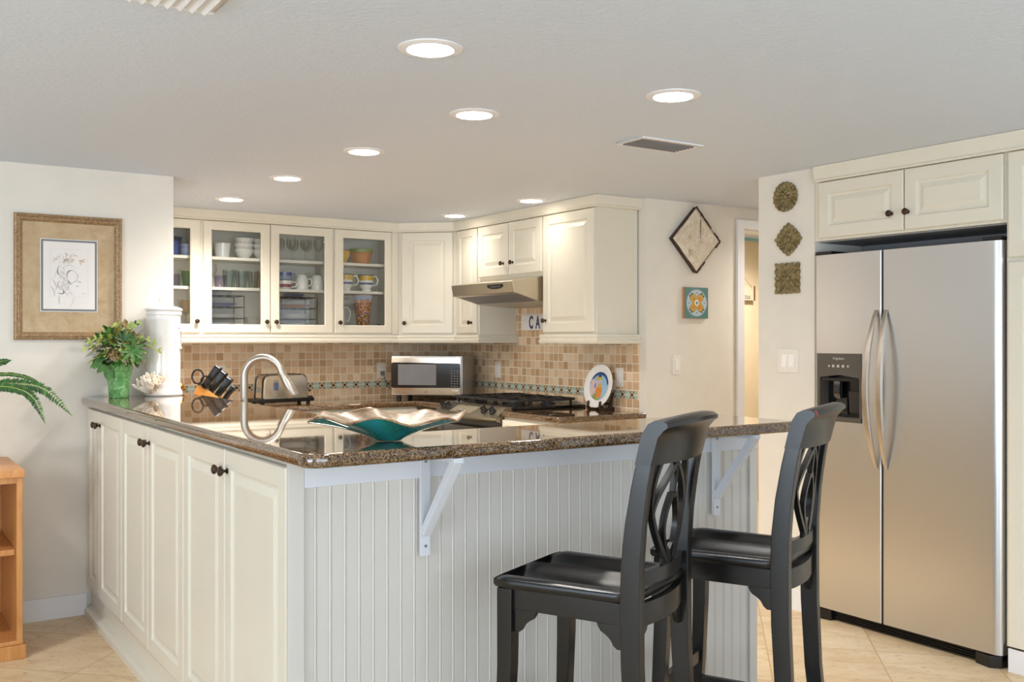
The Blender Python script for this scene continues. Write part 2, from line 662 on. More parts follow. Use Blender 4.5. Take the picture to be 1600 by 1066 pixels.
def text_mesh(body, size, mat, name, parent, loc, rot, depth=0.0008, align='CENTER', xs=1.0, bold=0.0):
    cu = bpy.data.curves.new(name, 'FONT')
    cu.body = body
    cu.size = size
    cu.align_x = align
    cu.align_y = 'CENTER'
    cu.extrude = depth
    cu.offset = bold
    tmp = bpy.data.objects.new('tmp_text', cu)
    COL.objects.link(tmp)
    dg = bpy.context.evaluated_depsgraph_get()
    me = bpy.data.meshes.new_from_object(tmp.evaluated_get(dg))
    bpy.data.objects.remove(tmp)
    me.materials.clear()
    me.materials.append(mat)
    o = bpy.data.objects.new(name, me)
    COL.objects.link(o)
    o.parent = parent
    o.location = loc
    o.rotation_euler = rot
    o.scale = (xs, 1, 1)
    return o


# ------------------------------------------------------------------ room shell
ZC = 2.186
YB = 4.42          # kitchen back wall
XW = 2.985         # range wall and medallion wall plane
YP = 2.91          # picture wall plane


def wallbox(name, x0, x1, y0, y1, z0, z1, mat):
    return struct(MB().box(x0, x1, y0, y1, z0, z1).build(name, mat, smooth=False))


wallbox('floor', -5.1, 7.2, -5.7, 4.6, -0.1, 0.0, M['floor'])
wallbox('ceiling', -5.1, 7.2, -5.7, 4.6, ZC, ZC + 0.1, M['ceiling'])
# the wall with the picture and the kitchen's side wall behind it (an L)
b = MB()
b.prism([(-5.0, YP), (0.448, YP), (0.448, YB), (0.33, YB), (0.33, YP + 0.12), (-5.0, YP + 0.12)], 0, ZC)
struct(b.build('wall_picture', M['wall'], smooth=False))
wallbox('wall_back', 0.33, XW + 0.12, YB, YB + 0.12, 0, ZC, M['wall'])
# range wall, its end, and the passage wall with the doorway
b = MB()
b.prism([(XW, YB), (XW, 2.135), (3.735, 2.135), (3.735, 2.255), (XW + 0.12, 2.255), (XW + 0.12, YB)], 0, ZC)
struct(b.build('wall_range', M['wall'], smooth=False))
wallbox('wall_passage_header', 3.735, 4.7, 2.135, 2.255, 2.06, ZC, M['wall'])
wallbox('wall_passage', 4.7, 7.1, 2.135, 2.255, 0, ZC, M['wall'])
# medallion wall with the refrigerator alcove
b = MB()
b.prism([(XW, 0.905), (XW, 1.263), (7.1, 1.263), (7.1, 1.143), (3.85, 1.143), (3.85, 0.905)], 0, ZC)
struct(b.build('wall_medallion', M['wall'], smooth=False))
wallbox('wall_alcove', 3.72, 3.85, -0.9, 0.905, 0, ZC, M['wall'])
b = MB()
b.prism([(XW, -0.78), (XW, -5.6), (3.1, -5.6), (3.1, -0.9), (3.72, -0.9), (3.72, -0.78)], 0, ZC)
struct(b.build('wall_right', M['wall_sitting'], smooth=False))
wallbox('wall_passage_end', 7.0, 7.1, 1.263, 2.135, 0, ZC, M['wall'])
# room beyond the doorway
wallbox('wall_beyond', 3.2, 7.1, 3.42, 3.5, 0, ZC, M['wall_hall'])
wallbox('wall_beyond_side', 7.0, 7.1, 2.255, 3.42, 0, ZC, M['wall_hall'])
wallbox('trim_1', 3.2, 7.0, 3.40, 3.42, 2.165, ZC, M['blue'])
wallbox('trim_2', 5.43, 5.46, 3.40, 3.42, 0, 2.0, M['wall_hall'])
# rear wall with its two tall windows, side wall with one, behind the camera
b = MB()
for (x0, x1, z0, z1) in ((-5.0, -2.85, 0, ZC), (1.65, 3.1, 0, ZC), (-2.85, 1.65, 0, 0.15), (-2.85, 1.65, 2.12, ZC), (-0.66, -0.54, 0.15, 2.12)):
    b.box(x0, x1, -5.6, -5.48, z0, z1)
struct(b.build('wall_rear', M['wall_sitting'], smooth=False))
b = MB()
for (y0, y1, z0, z1) in ((-5.48, -4.05, 0, ZC), (-0.35, 2.91, 0, ZC), (-4.05, -0.35, 0, 0.15), (-4.05, -0.35, 2.12, ZC)):
    b.box(-5.1, -4.98, y0, y1, z0, z1)
struct(b.build('wall_left', M['wall_sitting'], smooth=False))

# baseboards
wallbox('baseboard_picture', -5.0, 0.028, YP - 0.016, YP, 0, 0.105, M['white'])
wallbox('baseboard_medallion', XW - 0.014, XW, 0.915, 1.277, 0, 0.10, M['white'])
wallbox('baseboard_range_end', XW - 0.014, 3.66, 2.121, 2.135, 0, 0.10, M['white'])
# door casing of the doorway in the passage
b = MB()
b.prism([(3.735, 0), (3.735, 2.11), (4.76, 2.11), (4.76, 0), (4.70, 0), (4.70, 2.052), (3.795, 2.052), (3.795, 0)], 2.112, 2.135, 'xz')
b.box(3.772, 3.795, 2.135, 2.27, 0, 2.052)
b.box(3.795, 4.70, 2.135, 2.27, 2.045, 2.06)
struct(b.build('door_1', M['white'], bevel=0.003))

# tiled backsplash and its border band
b = MB()
b.box(0.449, XW - 0.001, YB - 0.011, YB, 0.90, 1.40)
struct(b.build('trim_3', M['tile_x'], smooth=False))
b = MB()
b.box(XW - 0.011, XW, 2.20, 2.74, 0.90, 1.36).box(XW - 0.011, XW, 2.74, 3.52, 0.90, 1.75).box(XW - 0.011, XW, 3.52, YB - 0.011, 0.90, 1.36)
struct(b.build('trim_4', M['tile_y'], smooth=False))
struct(MB().box(0.449, XW - 0.012, YB - 0.014, YB - 0.011, 0.986, 1.039).build('trim_5', M['border_x'], smooth=False))
struct(MB().box(XW - 0.014, XW - 0.011, 2.201, YB - 0.014, 0.986, 1.039).build('trim_6', M['border_y'], smooth=False))

# ------------------------------------------------------------------ joinery builders (local: x along the front, front faces -y, z up)
def raised_panel(b, x0, x1, z0, z1, y=0.0, fw=0.058, t=0.02):
    loops = [(0, 0), (0, -t + 0.004), (0.004, -t), (fw, -t), (fw + 0.005, -t + 0.008), (fw + 0.014, -t + 0.009), (fw + 0.038, -t + 0.001)]
    prev = None
    for ins, d in loops:
        r = [b.v((x0 + ins, y + d, z0 + ins)), b.v((x1 - ins, y + d, z0 + ins)), b.v((x1 - ins, y + d, z1 - ins)), b.v((x0 + ins, y + d, z1 - ins))]
        if prev:
            for i in range(4):
                j = (i + 1) % 4
                b.f([prev[i], prev[j], r[j], r[i]])
        else:
            b.f(r[::-1])
        prev = r
    b.f(prev)
    return b


def glass_frame(b, x0, x1, z0, z1, ix0, ix1, iz0, iz1, y=0.0, t=0.02):
    def loop(a0, a1, c0, c1, d):
        return [b.v((a0, y + d, c0)), b.v((a1, y + d, c0)), b.v((a1, y + d, c1)), b.v((a0, y + d, c1))]
    e = 0.006
    L = [loop(x0, x1, z0, z1, 0), loop(x0, x1, z0, z1, -t + 0.004), loop(x0 + 0.004, x1 - 0.004, z0 + 0.004, z1 - 0.004, -t),
         loop(ix0 - e, ix1 + e, iz0 - e, iz1 + e, -t), loop(ix0, ix1, iz0, iz1, -t + 0.006), loop(ix0, ix1, iz0, iz1, 0)]
    for a, c in zip(L, L[1:] + L[:1]):
        for i in range(4):
            j = (i + 1) % 4
            b.f([a[i], a[j], c[j], c[i]])
    return b


def knob(parent, x, y, z):
    b = MB()
    b.lathe([(0.009, 0), (0.009, 0.003), (0.0045, 0.006), (0.0045, 0.012), (0.012, 0.017), (0.0155, 0.023), (0.0135, 0.028), (0.006, 0.031), (0.002, 0.0315)], 16, x, y, z, axis='y')
    return b.build('knob', M['bronze'], parent)


def panel_door(parent, x0, x1, z0, z1, kx=None, kz=None, fw=0.058, name='door'):
    d = raised_panel(MB(), x0, x1, z0, z1, fw=fw).build(name, M['cream'], parent, smooth=False)
    if kx is not None:
        knob(d, kx, -0.02, kz)
    return d


def glass_door(parent, x0, x1, z0, z1, ix0, ix1, iz0, iz1, kx, kz):
    d = glass_frame(MB(), x0, x1, z0, z1, ix0, ix1, iz0, iz1).build('door', M['cream'], parent, smooth=False)
    MB().box(ix0 - 0.004, ix1 + 0.004, -0.012, -0.009, iz0 - 0.004, iz1 + 0.004).build('pane', M['pane'], d, smooth=False)
    knob(d, kx, -0.02, kz)
    return d


# ------------------------------------------------------------------ peninsula: door cabinets, bar front, worktops
PX = 0.05          # carcass front plane of the left face; doors stand 20 mm proud
UN = [(2.893, 2.612, 2.145), (2.145, 1.690, 1.194), (1.194, 0.735, 0.215)]
NM = ['cream two-door bar cabinet beside the picture wall, under the green plant pot',
      'cream two-door bar cabinet in the middle of the three under the granite bar',
      'cream two-door bar cabinet beside the white beadboard corner, largest of its row']
for (ya, ym, yc), lab in zip(UN, NM):
    w = ya - yc
    t = thing('bar_cabinet', lab, 'cabinet', (PX, ya, 0), R(-90), 'two-door cabinets under the long arm of the bar')
    b = MB()
    b.box(0.0005, w - (0.012 if yc < 0.3 else 0.0005), 0.0, 0.30, 0.045, 1.028)
    b.build('carcass', M['cream'], t, smooth=False)
    panel_door(t, 0.002 if ya < 2.8 else 0.012, ya - ym - 0.0015, 0.14, 1.012, ya - ym - 0.030, 0.948)
    panel_door(t, ya - ym + 0.0015, w - 0.003, 0.14, 1.012, ya - ym + 0.030, 0.948)
# kick board trim along that face
b = MB()
b.prism([(0.018, 0), (0.018, 0.028), (0.028, 0.040), (0.050, 0.046), (0.050, 0)], 0.215, 2.893, 'xz')
struct(b.build('baseboard_bar', M['cream'], smooth=False))

# bar front: corner stile, beadboard, apron rail, end stile
t = thing('bar_front_panel', 'white beadboard panel under the bar overhang, behind the black stools', 'panel', (0, 0.2, 0))
b = MB()
b.box(0.030, 0.075, 0.0, 0.014, 0, 1.029)
b.build('corner_stile', M['bead'], t, bevel=0.002)
prof = []
x = 0.075
pitch = 0.0425
prof.append((x, 0.012))
while x < 1.755:
    p = min(pitch, 1.765 - x)
    for dx, dy in ((0.0, 0.012), (p * 0.70, 0.012), (p * 0.735, 0.0135), (p * 0.77, 0.0132), (p * 0.80, 0.012), (p * 0.85, 0.0103), (p * 0.90, 0.012), (p * 0.93, 0.0132), (p * 0.965, 0.0140)):
        prof.append((x + dx, dy))
    x += pitch
prof = sorted(set((round(a, 4), d) for a, d in prof))
prof += [(1.765, 0.012), (1.765, 0.0255), (0.075, 0.0255)]
MB().prism(prof, 0, 0.955).build('beadboard', M['bead'], t, smooth=False)
MB().box(0.075, 1.803, 0.0, 0.0255, 0.955, 1.029).build('apron_rail', M['apron'], t, bevel=0.0015)
MB().box(1.765, 1.803, 0.0, 0.20, 0, 0.955).build('end_stile', M['bead'], t, bevel=0.002)


def bracket(x, label):
    t = thing('bar_bracket', label, 'bracket', (x, 0.2, 0), 0, 'white wooden brackets under the bar overhang')
    b = MB()
    b.box(-0.0155, 0.0155, -0.012, 0.0, 0.735, 1.029)
    b.build('upright', M['apron'], t, bevel=0.0015)
    MB().sweep([(0, -0.012, 0.80), (0, -0.185, 1.022)], 0.026, 0.024, (0, 1, 0)).build('diagonal_brace', M['apron'], t, bevel=0.0015)
    MB().box(-0.0155, 0.0155, -0.195, -0.012, 1.017, 1.030).build('top_arm', M['apron'], t)
    for z in (0.763, 1.003):
        MB().lathe([(0.0042, 0), (0.0042, 0.002)], 10, 0, -0.012, z, axis='y').build('screw', M['grey'], t)
    return t


bracket(0.432, 'white diagonal bracket on the beadboard near the wavy teal bowl')
bracket(1.587, 'white diagonal bracket on the beadboard between the two stool backs')


def round_poly(pts, rad):
    """polygon with chosen corners rounded: pts (x, y, r)"""
    out = []
    n = len(pts)
    for i in range(n):
        p, a, c = Vector(pts[i][:2]), Vector(pts[i - 1][:2]), Vector(pts[(i + 1) % n][:2])
        r = pts[i][2]
        if r <= 0:
            out.append((p.x, p.y))
            continue
        u, v = (a - p).normalized(), (c - p).normalized()
        s, e = p + u * r, p + v * r
        k = 8
        for j in range(k + 1):
            f = j / k
            q = (1 - f) ** 2 * s + 2 * f * (1 - f) * p + f ** 2 * e
            out.append((q.x, q.y))
    return out


def slab(poly, z0, z1, name, label, edge=0.013, seg=4):
    b = MB()
    b.prism(poly, z0, z1)
    o = b.build(name, M['granite'], bevel=edge, seg=seg, ang=60)
    return tag(o, label, 'countertop')


ZB0, ZB1 = 1.030, 1.0665
poly = round_poly([(0.0, 0.0, 0.06), (1.80, 0.0, 0.05), (1.80, 0.40, 0.03), (0.55, 0.40, 0), (0.55, 3.12, 0), (0.452, 3.12, 0), (0.452, YP - 0.003, 0), (-0.0, YP - 0.003, 0.05)], 0)
slab(poly, ZB0, ZB1, 'bar_countertop', 'long L-shaped brown granite bar top, polished, with the teal bowl on it')

# raised wall carrying the bar on the kitchen side
b = MB()
b.box(0.36, 0.53, 0.30, 3.10, 0, ZB0 - 0.001)
b.box(0.53, 1.78, 0.302, 0.38, 0, ZB0 - 0.001)
o = struct(b.build('trim_7', M['cream'], smooth=False))

# lower worktop: sink run + back run (L), and the piece right of the range
poly = [(0.532, 0.385), (1.17, 0.385), (1.17, 3.80), (2.36, 3.80), (2.36, 3.47), (XW - 0.012, 3.47), (XW - 0.012, YB - 0.012), (0.450, YB - 0.012), (0.450, 3.13), (0.532, 3.13)]
slab(poly, 0.878, 0.914, 'kitchen_countertop', 'low brown granite worktop along the back wall, with toaster and microwave', 0.011, 3)
poly = [(2.325, 2.115), (XW - 0.012, 2.115), (XW - 0.012, 2.702), (2.325, 2.702)]
slab(round_poly([(p[0], p[1], 0.02 if i == 0 else 0) for i, p in enumerate(poly)], 0), 0.878, 0.914, 'range_side_countertop', 'small brown granite worktop beside the range, holding the painted plate', 0.011, 3)


def base_cabinet(label, loc, rz, w, depth, doors=2):
    t = thing('base_cabinet', label, 'cabinet', loc, rz, 'cream base cabinets in the kitchen')
    b = MB()
    b.box(0.0005, w - 0.0005, 0.0, depth, 0.10, 0.876)
    b.box(0.0005, w - 0.0005, 0.06, depth, 0.0, 0.10)
    b.build('carcass', M['cream'], t, smooth=False)
    dw = w / doors
    for i in range(doors):
        panel_door(t, i * dw + 0.003, (i + 1) * dw - 0.003, 0.12, 0.69, (i + 0.5) * dw + (0.35 if i % 2 == 0 else -0.35) * dw, 0.62)
        d = raised_panel(MB(), i * dw + 0.003, (i + 1) * dw - 0.003, 0.705, 0.862, fw=0.03).build('drawer', M['cream'], t, smooth=False)
        knob(d, (i + 0.5) * dw, -0.02, 0.783)
    return t


base_cabinet('cream base cabinet with drawers under the toaster end of the back worktop', (1.19, 3.83, 0), 0, 0.585, 0.57)
base_cabinet('cream base cabinet with drawers under the microwave end of the back worktop', (1.776, 3.83, 0), 0, 0.58, 0.57)
base_cabinet('cream base cabinet with drawers just beside the range, under the painted plate', (2.35, 2.70, 0), R(-90), 0.575, 0.61, 1)

# sink run carcasses, hidden behind the bar
t = base_cabinet('cream sink cabinet behind the long arm of the bar', (1.14, 0.42, 0), R(90), 3.35, 0.58, 6)

# ------------------------------------------------------------------ upper cabinets
YF = 4.11          # carcass front (back wall run)
Z0, Z1 = 1.36, 2.10
ZD0, ZD1 = 1.390, 2.116
SH1, SH2 = 1.888, 1.690


def open_carcass(t, w, depth):
    b = MB()
    b.box(0, 0.016, 0, depth, Z0, 2.125)
    b.box(w - 0.016, w, 0, depth, Z0, 2.125)
    b.box(0.016, w - 0.016, depth - 0.012, depth, Z0, 2.125)
    b.box(0.016, w - 0.016, 0, depth - 0.012, Z0, 1.425)
    b.box(0.016, w - 0.016, 0, depth - 0.012, 2.085, 2.125)
    b.build('carcass', M['cream_in'], t, smooth=False)
    for z in (SH1, SH2):
        MB().box(0.017, w - 0.017, 0.022, depth - 0.013, z - 0.019, z).build('shelf', M['cream_in'], t, smooth=False)


DEP = YB - YF - 0.012
IZ0, IZ1 = 1.447, 2.057
t = thing('glass_cabinet', 'cream glass-door wall cabinet partly hidden by the picture wall', 'cabinet', (0.4495, YF, 0), 0, 'glass-fronted wall cabinets')
open_carcass(t, 0.489, DEP)
glass_door(t, 0.003, 0.480, ZD0, ZD1, 0.075, 0.4145, IZ0, IZ1, 0.452, 1.464)
t = thing('glass_cabinet', 'cream double glass-door wall cabinet, the widest, above toaster', 'cabinet', (0.9385, YF, 0), 0, 'glass-fronted wall cabinets')
W2 = 0.908
open_carcass(t, W2, DEP)
MB().box(0.448, 0.464, 0.005, 0.02, 1.425, 2.085).build('mullion', M['cream'], t, smooth=False)
o2 = 0.9385
glass_door(t, 0.947 - o2, 1.391 - o2, ZD0, ZD1, 1.003 - o2, 1.328 - o2, IZ0, IZ1, 1.362 - o2, 1.464)
glass_door(t, 1.396 - o2, 1.839 - o2, ZD0, ZD1, 1.457 - o2, 1.780 - o2, IZ0, IZ1, 1.427 - o2, 1.464)
t = thing('glass_cabinet', 'cream single glass-door wall cabinet holding the mosaic vase', 'cabinet', (1.847, YF, 0), 0, 'glass-fronted wall cabinets')
open_carcass(t, 0.50, DEP)
glass_door(t, 0.009, 0.446, ZD0, ZD1, 0.074, 0.393, IZ0, IZ1, 0.040, 1.464)
MB().box(0.450, 0.5, -0.012, 0.0, 1.385, 2.125).build('filler_strip', M['cream'], t, smooth=False)

# diagonal corner cabinet
xa, ya, xb, yb = 2.349, YF, 2.668, 3.812
t = thing('corner_cabinet', 'cream diagonal corner wall cabinet with one solid door', 'cabinet', (xa, ya, 0), math.atan2(yb - ya, xb - xa))
wd = math.hypot(xb - xa, yb - ya)
Ti = Matrix.Translation((xa, ya, 0)) @ Matrix.Rotation(math.atan2(yb - ya, xb - xa), 4, 'Z')
Ti = Ti.inverted()
b = MB(Ti)
b.prism([(xa, ya), (xb, yb), (XW - 0.013, yb), (XW - 0.013, YB - 0.013), (xa, YB - 0.013)], Z0, 2.125)
b.build('carcass', M['cream'], t, smooth=False)
panel_door(t, 0.036, wd - 0.022, ZD0, ZD1, 0.062, 1.464)

# narrow cabinet, hood cabinet, end cabinet on the range wall (front plane x = 2.668)
XF = 2.668
DX = XW - XF - 0.012
t = thing('narrow_wall_cabinet', 'narrow cream single-door wall cabinet left of the range hood', 'cabinet', (XF, 3.811, 0), R(-90))
MB().box(0, 0.316, 0, DX, Z0, 2.125).build('carcass', M['cream'], t, smooth=False)
panel_door(t, 0.030, 0.302, ZD0, ZD1, 0.238, 1.464, fw=0.05)
t = thing('hood_cabinet', 'short cream two-door wall cabinet above the range hood', 'cabinet', (XF, 3.494, 0), R(-90))
MB().box(0, 0.764, 0, DX, 1.745, 2.125).build('carcass', M['cream'], t, smooth=False)
panel_door(t, 0.006, 0.378, 1.772, ZD1, 0.325, 1.850)
panel_door(t, 0.386, 0.758, 1.772, ZD1, 0.440, 1.850)
t = thing('end_wall_cabinet', 'tall cream wall cabinet at the end of the range wall, above the plate', 'cabinet', (XF, 2.729, 0), R(-90))
MB().box(0, 0.527, 0, DX, Z0, 2.125).build('carcass', M['cream'], t, smooth=False)
panel_door(t, 0.010, 0.517, ZD0, ZD1, 0.040, 1.464)


def path_mold(path, prof, closed=False):
    """profile (out, z) swept along a plan path; out = to the right-hand side of travel"""
    b = MB()
    n = len(path)
    rings = []
    for i in range(n):
        p = Vector(path[i])
        d0 = (p - Vector(path[i - 1])).normalized() if i else None
        d1 = (Vector(path[i + 1]) - p).normalized() if i < n - 1 else None
        d0, d1 = d0 or d1, d1 or d0
        n0, n1 = Vector((d0.y, -d0.x)), Vector((d1.y, -d1.x))
        m = (n0 + n1).normalized()
        m = m / max(0.2, m.dot(n0))
        rings.append([(p.x + m.x * o, p.y + m.y * o, z) for o, z in prof])
    return b.rings(rings)


face = [(0.450, YF), (xa, ya), (XF, yb), (XF, 2.200), (XW - 0.001, 2.200)]
crown = [(0.0, 2.119), (0.029, 2.119), (0.033, 2.126), (0.029, 2.133), (0.034, 2.150), (0.040, 2.1845), (0.0, 2.1845)]
struct(path_mold(face, crown).build('trim_8', M['cream'], ang=30))
rail = [(0.0, 1.3215), (0.020, 1.3215), (0.026, 1.330), (0.026, 1.343), (0.019, 1.347), (0.019, 1.360), (0.024, 1.364), (0.020, 1.376), (0.0, 1.378)]
b = path_mold(face[:4][:-1] + [(XF, 3.494), (XW - 0.012, 3.494)], rail)
struct(b.build('trim_9', M['cream']))
b = path_mold([(XW - 0.012, 2.729), (XF, 2.729), (XF, 2.200), (XW - 0.001, 2.200)], rail)
struct(b.build('trim_10', M['cream']))
# undersides of the wall cabinets
b = MB()
b.box(0.450, xa, YF + 0.01, YB - 0.013, 1.345, 1.3595)
b.prism([(xa, ya + 0.01), (XF + 0.01, yb), (XF + 0.01, 3.50), (XW - 0.013, 3.50), (XW - 0.013, YB - 0.013), (xa, YB - 0.013)], 1.345, 1.3595)
b.box(XF + 0.01, XW - 0.013, 2.205, 2.725, 1.345, 1.3595)
struct(b.build('trim_11', M['cream'], smooth=False))

# ------------------------------------------------------------------ refrigerator and its cabinets
FX = 2.965
FW_ = 0.945
t = thing('refrigerator', 'tall stainless steel side-by-side refrigerator in the alcove', 'refrigerator', (FX, 0.898, 0), R(-90))
MB().box(0.012, FW_ - 0.012, 0.10, 0.72, 0.055, 1.735).build('body', M['dark'], t, bevel=0.004)


def fridge_door(x0, x1, rl, rr, name):
    """plan profile with softly rounded outer edge"""
    d = 0.075
    pts = []
    k = 7
    if rl > 0:
        for i in range(k + 1):
            a = PI - (PI / 2) * i / k
            pts.append((x0 + rl + rl * math.cos(a), 0.0 + rl * 0.75 - rl * 0.75 * math.sin(a)))
    else:
        pts += [(x0, 0.003), (x0 + 0.003, 0.0)]
    if rr > 0:
        for i in range(k + 1):
            a = PI / 2 - (PI / 2) * i / k
            pts.append((x1 - rr + rr * math.cos(a), 0.0 + rr * 0.75 - rr * 0.75 * math.sin(a)))
    else:
        pts += [(x1 - 0.003, 0.0), (x1, 0.003)]
    pts += [(x1, d), (x0, d)]
    return pts


# freezer door has a rectangular well for the dispenser
XS = 0.386
b = MB()
DL0, DL1, DZ0, DZ1 = 0.028, 0.278, 0.958, 1.281
p = fridge_door(0.0, XS - 0.0055, 0.024, 0.0, 'l')
b.prism(p, 0.055, DZ0)
b.prism(p, DZ1, 1.7545)
b.box(DL1, XS - 0.0055, 0.0, 0.075, DZ0, DZ1)
b.prism([(0.0, 0.018), (0.010, 0.008), (0.0245, 0.0005), (DL0, 0.0), (DL0, 0.075), (0.0, 0.075)], DZ0, DZ1)
fd = b.build('freezer_door', M['steel'], t)
b = MB()
b.prism(fridge_door(XS + 0.0055, FW_, 0.0, 0.040, 'r'), 0.055, 1.7545)
rd = b.build('fridge_door', M['steel'], t)
MB().box(XS - 0.005, XS + 0.005, 0.006, 0.074, 0.056, 1.753).build('gap_shade_strip', M['dark'], t, smooth=False)  # dark strip standing in for the shade in the gap between the doors
# dispenser
b = MB()
b.mat(M['panelgrey'])
b.prism([(DL0, 1.165), (DL0, DZ1), (DL1, DZ1), (DL1, 1.165), (DL1 - 0.03, 1.168), (DL0 + 0.125, 1.180), (DL0 + 0.03, 1.168)], -0.004, 0.012, 'xz')
b.box(DL0, DL0 + 0.014, -0.003, 0.07, DZ0, 1.17).box(DL1 - 0.012, DL1, -0.003, 0.07, DZ0, 1.17)
b.box(DL0, DL1, -0.006, 0.07, DZ0, DZ0 + 0.022)
b.mat(M['black'])
b.box(DL0 + 0.014, DL1 - 0.012, 0.062, 0.07, DZ0 + 0.022, 1.17)
b.box(DL0 + 0.014, DL1 - 0.012, 0.002, 0.07, 1.15, 1.164)
b.build('dispenser', M['black'], fd, smooth=False)
b = MB()
b.sweep([(0.12, 0.035, 1.15), (0.12, 0.03, 1.10), (0.115, 0.045, 1.07)], 0.035, 0.02, (0, 1, 0))
b.sweep([(0.13, 0.05, 1.07), (0.13, 0.055, 0.99)], 0.06, 0.006, (0, 1, 0))
b.sweep([(0.20, 0.05, 1.10), (0.20, 0.055, 1.00)], 0.06, 0.006, (0, 1, 0))
b.build('dispenser_paddle', M['g_dark'], fd)
for i, (bx, r) in enumerate(((0.098, 0.005), (0.122, 0.0075), (0.150, 0.0075), (0.178, 0.0075), (0.206, 0.006))):
    MB().lathe([(r, 0), (r * 0.9, 0.003)], 14, bx, -0.004, 1.221, axis='y').build('dispenser_button', M['button'], fd)
text_mesh('Frigidaire', 0.017, M['button'], 'lettering', fd, (0.152, -0.0045, 1.257), (PI / 2, 0, 0), 0.0004)


def fridge_handle(parent, x, side):
    b = MB()
    pts, ws = [], []
    for i in range(25):
        f = i / 24
        z = 0.760 + 0.722 * f
        s = math.sin(PI * f)
        pts.append((x + side * 0.012 * (1 - s), -0.004 - 0.066 * s ** 0.8, z))
        ws.append(0.017 + 0.010 * s)
    b.sweep(pts, ws, [0.010 + 0.012 * math.sin(PI * i / 24) for i in range(25)], (0, 1, 0))
    return b.build('handle', M['nickel'], parent, bevel=0.004, ang=50)


fridge_handle(fd, XS - 0.038, 1)
fridge_handle(rd, XS + 0.036, -1)
# bottom grille and hinge covers
b = MB()
b.box(0.02, 0.92, 0.035, 0.09, 0.004, 0.05)
for i in range(4):
    b.box(0.11, 0.82, 0.022, 0.037, 0.008 + i * 0.0105, 0.013 + i * 0.0105)
b.prism([(0.008, 0.08), (0.008, 0.03), (0.04, -0.004), (0.10, 0.006), (0.115, 0.08)], 0.0, 0.050)
b.prism([(0.937, 0.08), (0.937, 0.02), (0.90, -0.012), (0.83, 0.006), (0.815, 0.08)], 0.0, 0.050)
b.build('bottom_grille', M['black'], t, bevel=0.002)
b = MB()
b.box(0.005, 0.10, 0.01, 0.20, 1.757, 1.772)
b.build('hinge_cover', M['dark'], t, bevel=0.004)
b = MB()
b.box(0.855, 0.938, 0.01, 0.20, 1.757, 1.772)
b.build('hinge_cover', M['dark'], t, bevel=0.004)

t = thing('fridge_cabinet', 'cream two-door cabinet above the stainless refrigerator', 'cabinet', (2.985, 0.903, 0), R(-90))
MB().box(0.0, 0.962, 0.0, 0.62, 1.825, 2.125).build('carcass', M['cream'], t, smooth=False)
panel_door(t, 0.036, 0.498, 1.836, 2.106, 0.440, 1.914)
panel_door(t, 0.504, 0.954, 1.836, 2.106, 0.523, 1.914)
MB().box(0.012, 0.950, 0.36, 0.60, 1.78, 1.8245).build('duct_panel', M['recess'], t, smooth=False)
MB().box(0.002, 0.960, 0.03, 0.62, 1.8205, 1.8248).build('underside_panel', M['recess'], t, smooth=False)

t = thing('pantry_cabinet', 'tall cream pantry cabinet at the edge of the view past the refrigerator', 'cabinet', (2.985, -0.0595, 0), R(-90))
b = MB()
b.box(0.0, 0.70, 0.0, 0.70, 0.10, 2.125)
b.box(0.03, 0.67, 0.07, 0.70, 0.0, 0.10)
b.build('carcass', M['cream'], t, smooth=False)
panel_door(t, 0.014, 0.345, 1.680, 2.106, 0.31, 1.74)
panel_door(t, 0.355, 0.690, 1.680, 2.106, 0.39, 1.74)
panel_door(t, 0.014, 0.345, 0.105, 1.663, 0.31, 1.0)
panel_door(t, 0.355, 0.690, 0.105, 1.663, 0.39, 1.0)
MB().box(0.01, 0.69, -0.01, 0.0, 0.0, 0.095).build('toe_kick', M['white'], t, smooth=False)
crown2 = [(o, z) for o, z in crown]
crown2 = [(0.0, 2.109), (0.028, 2.109), (0.032, 2.116), (0.028, 2.123), (0.032, 2.145), (0.038, 2.1845), (0.0, 2.1845)]
struct(path_mold([(2.985, 0.885), (2.985, -0.76)], crown2).build('trim_12', M['cream']))

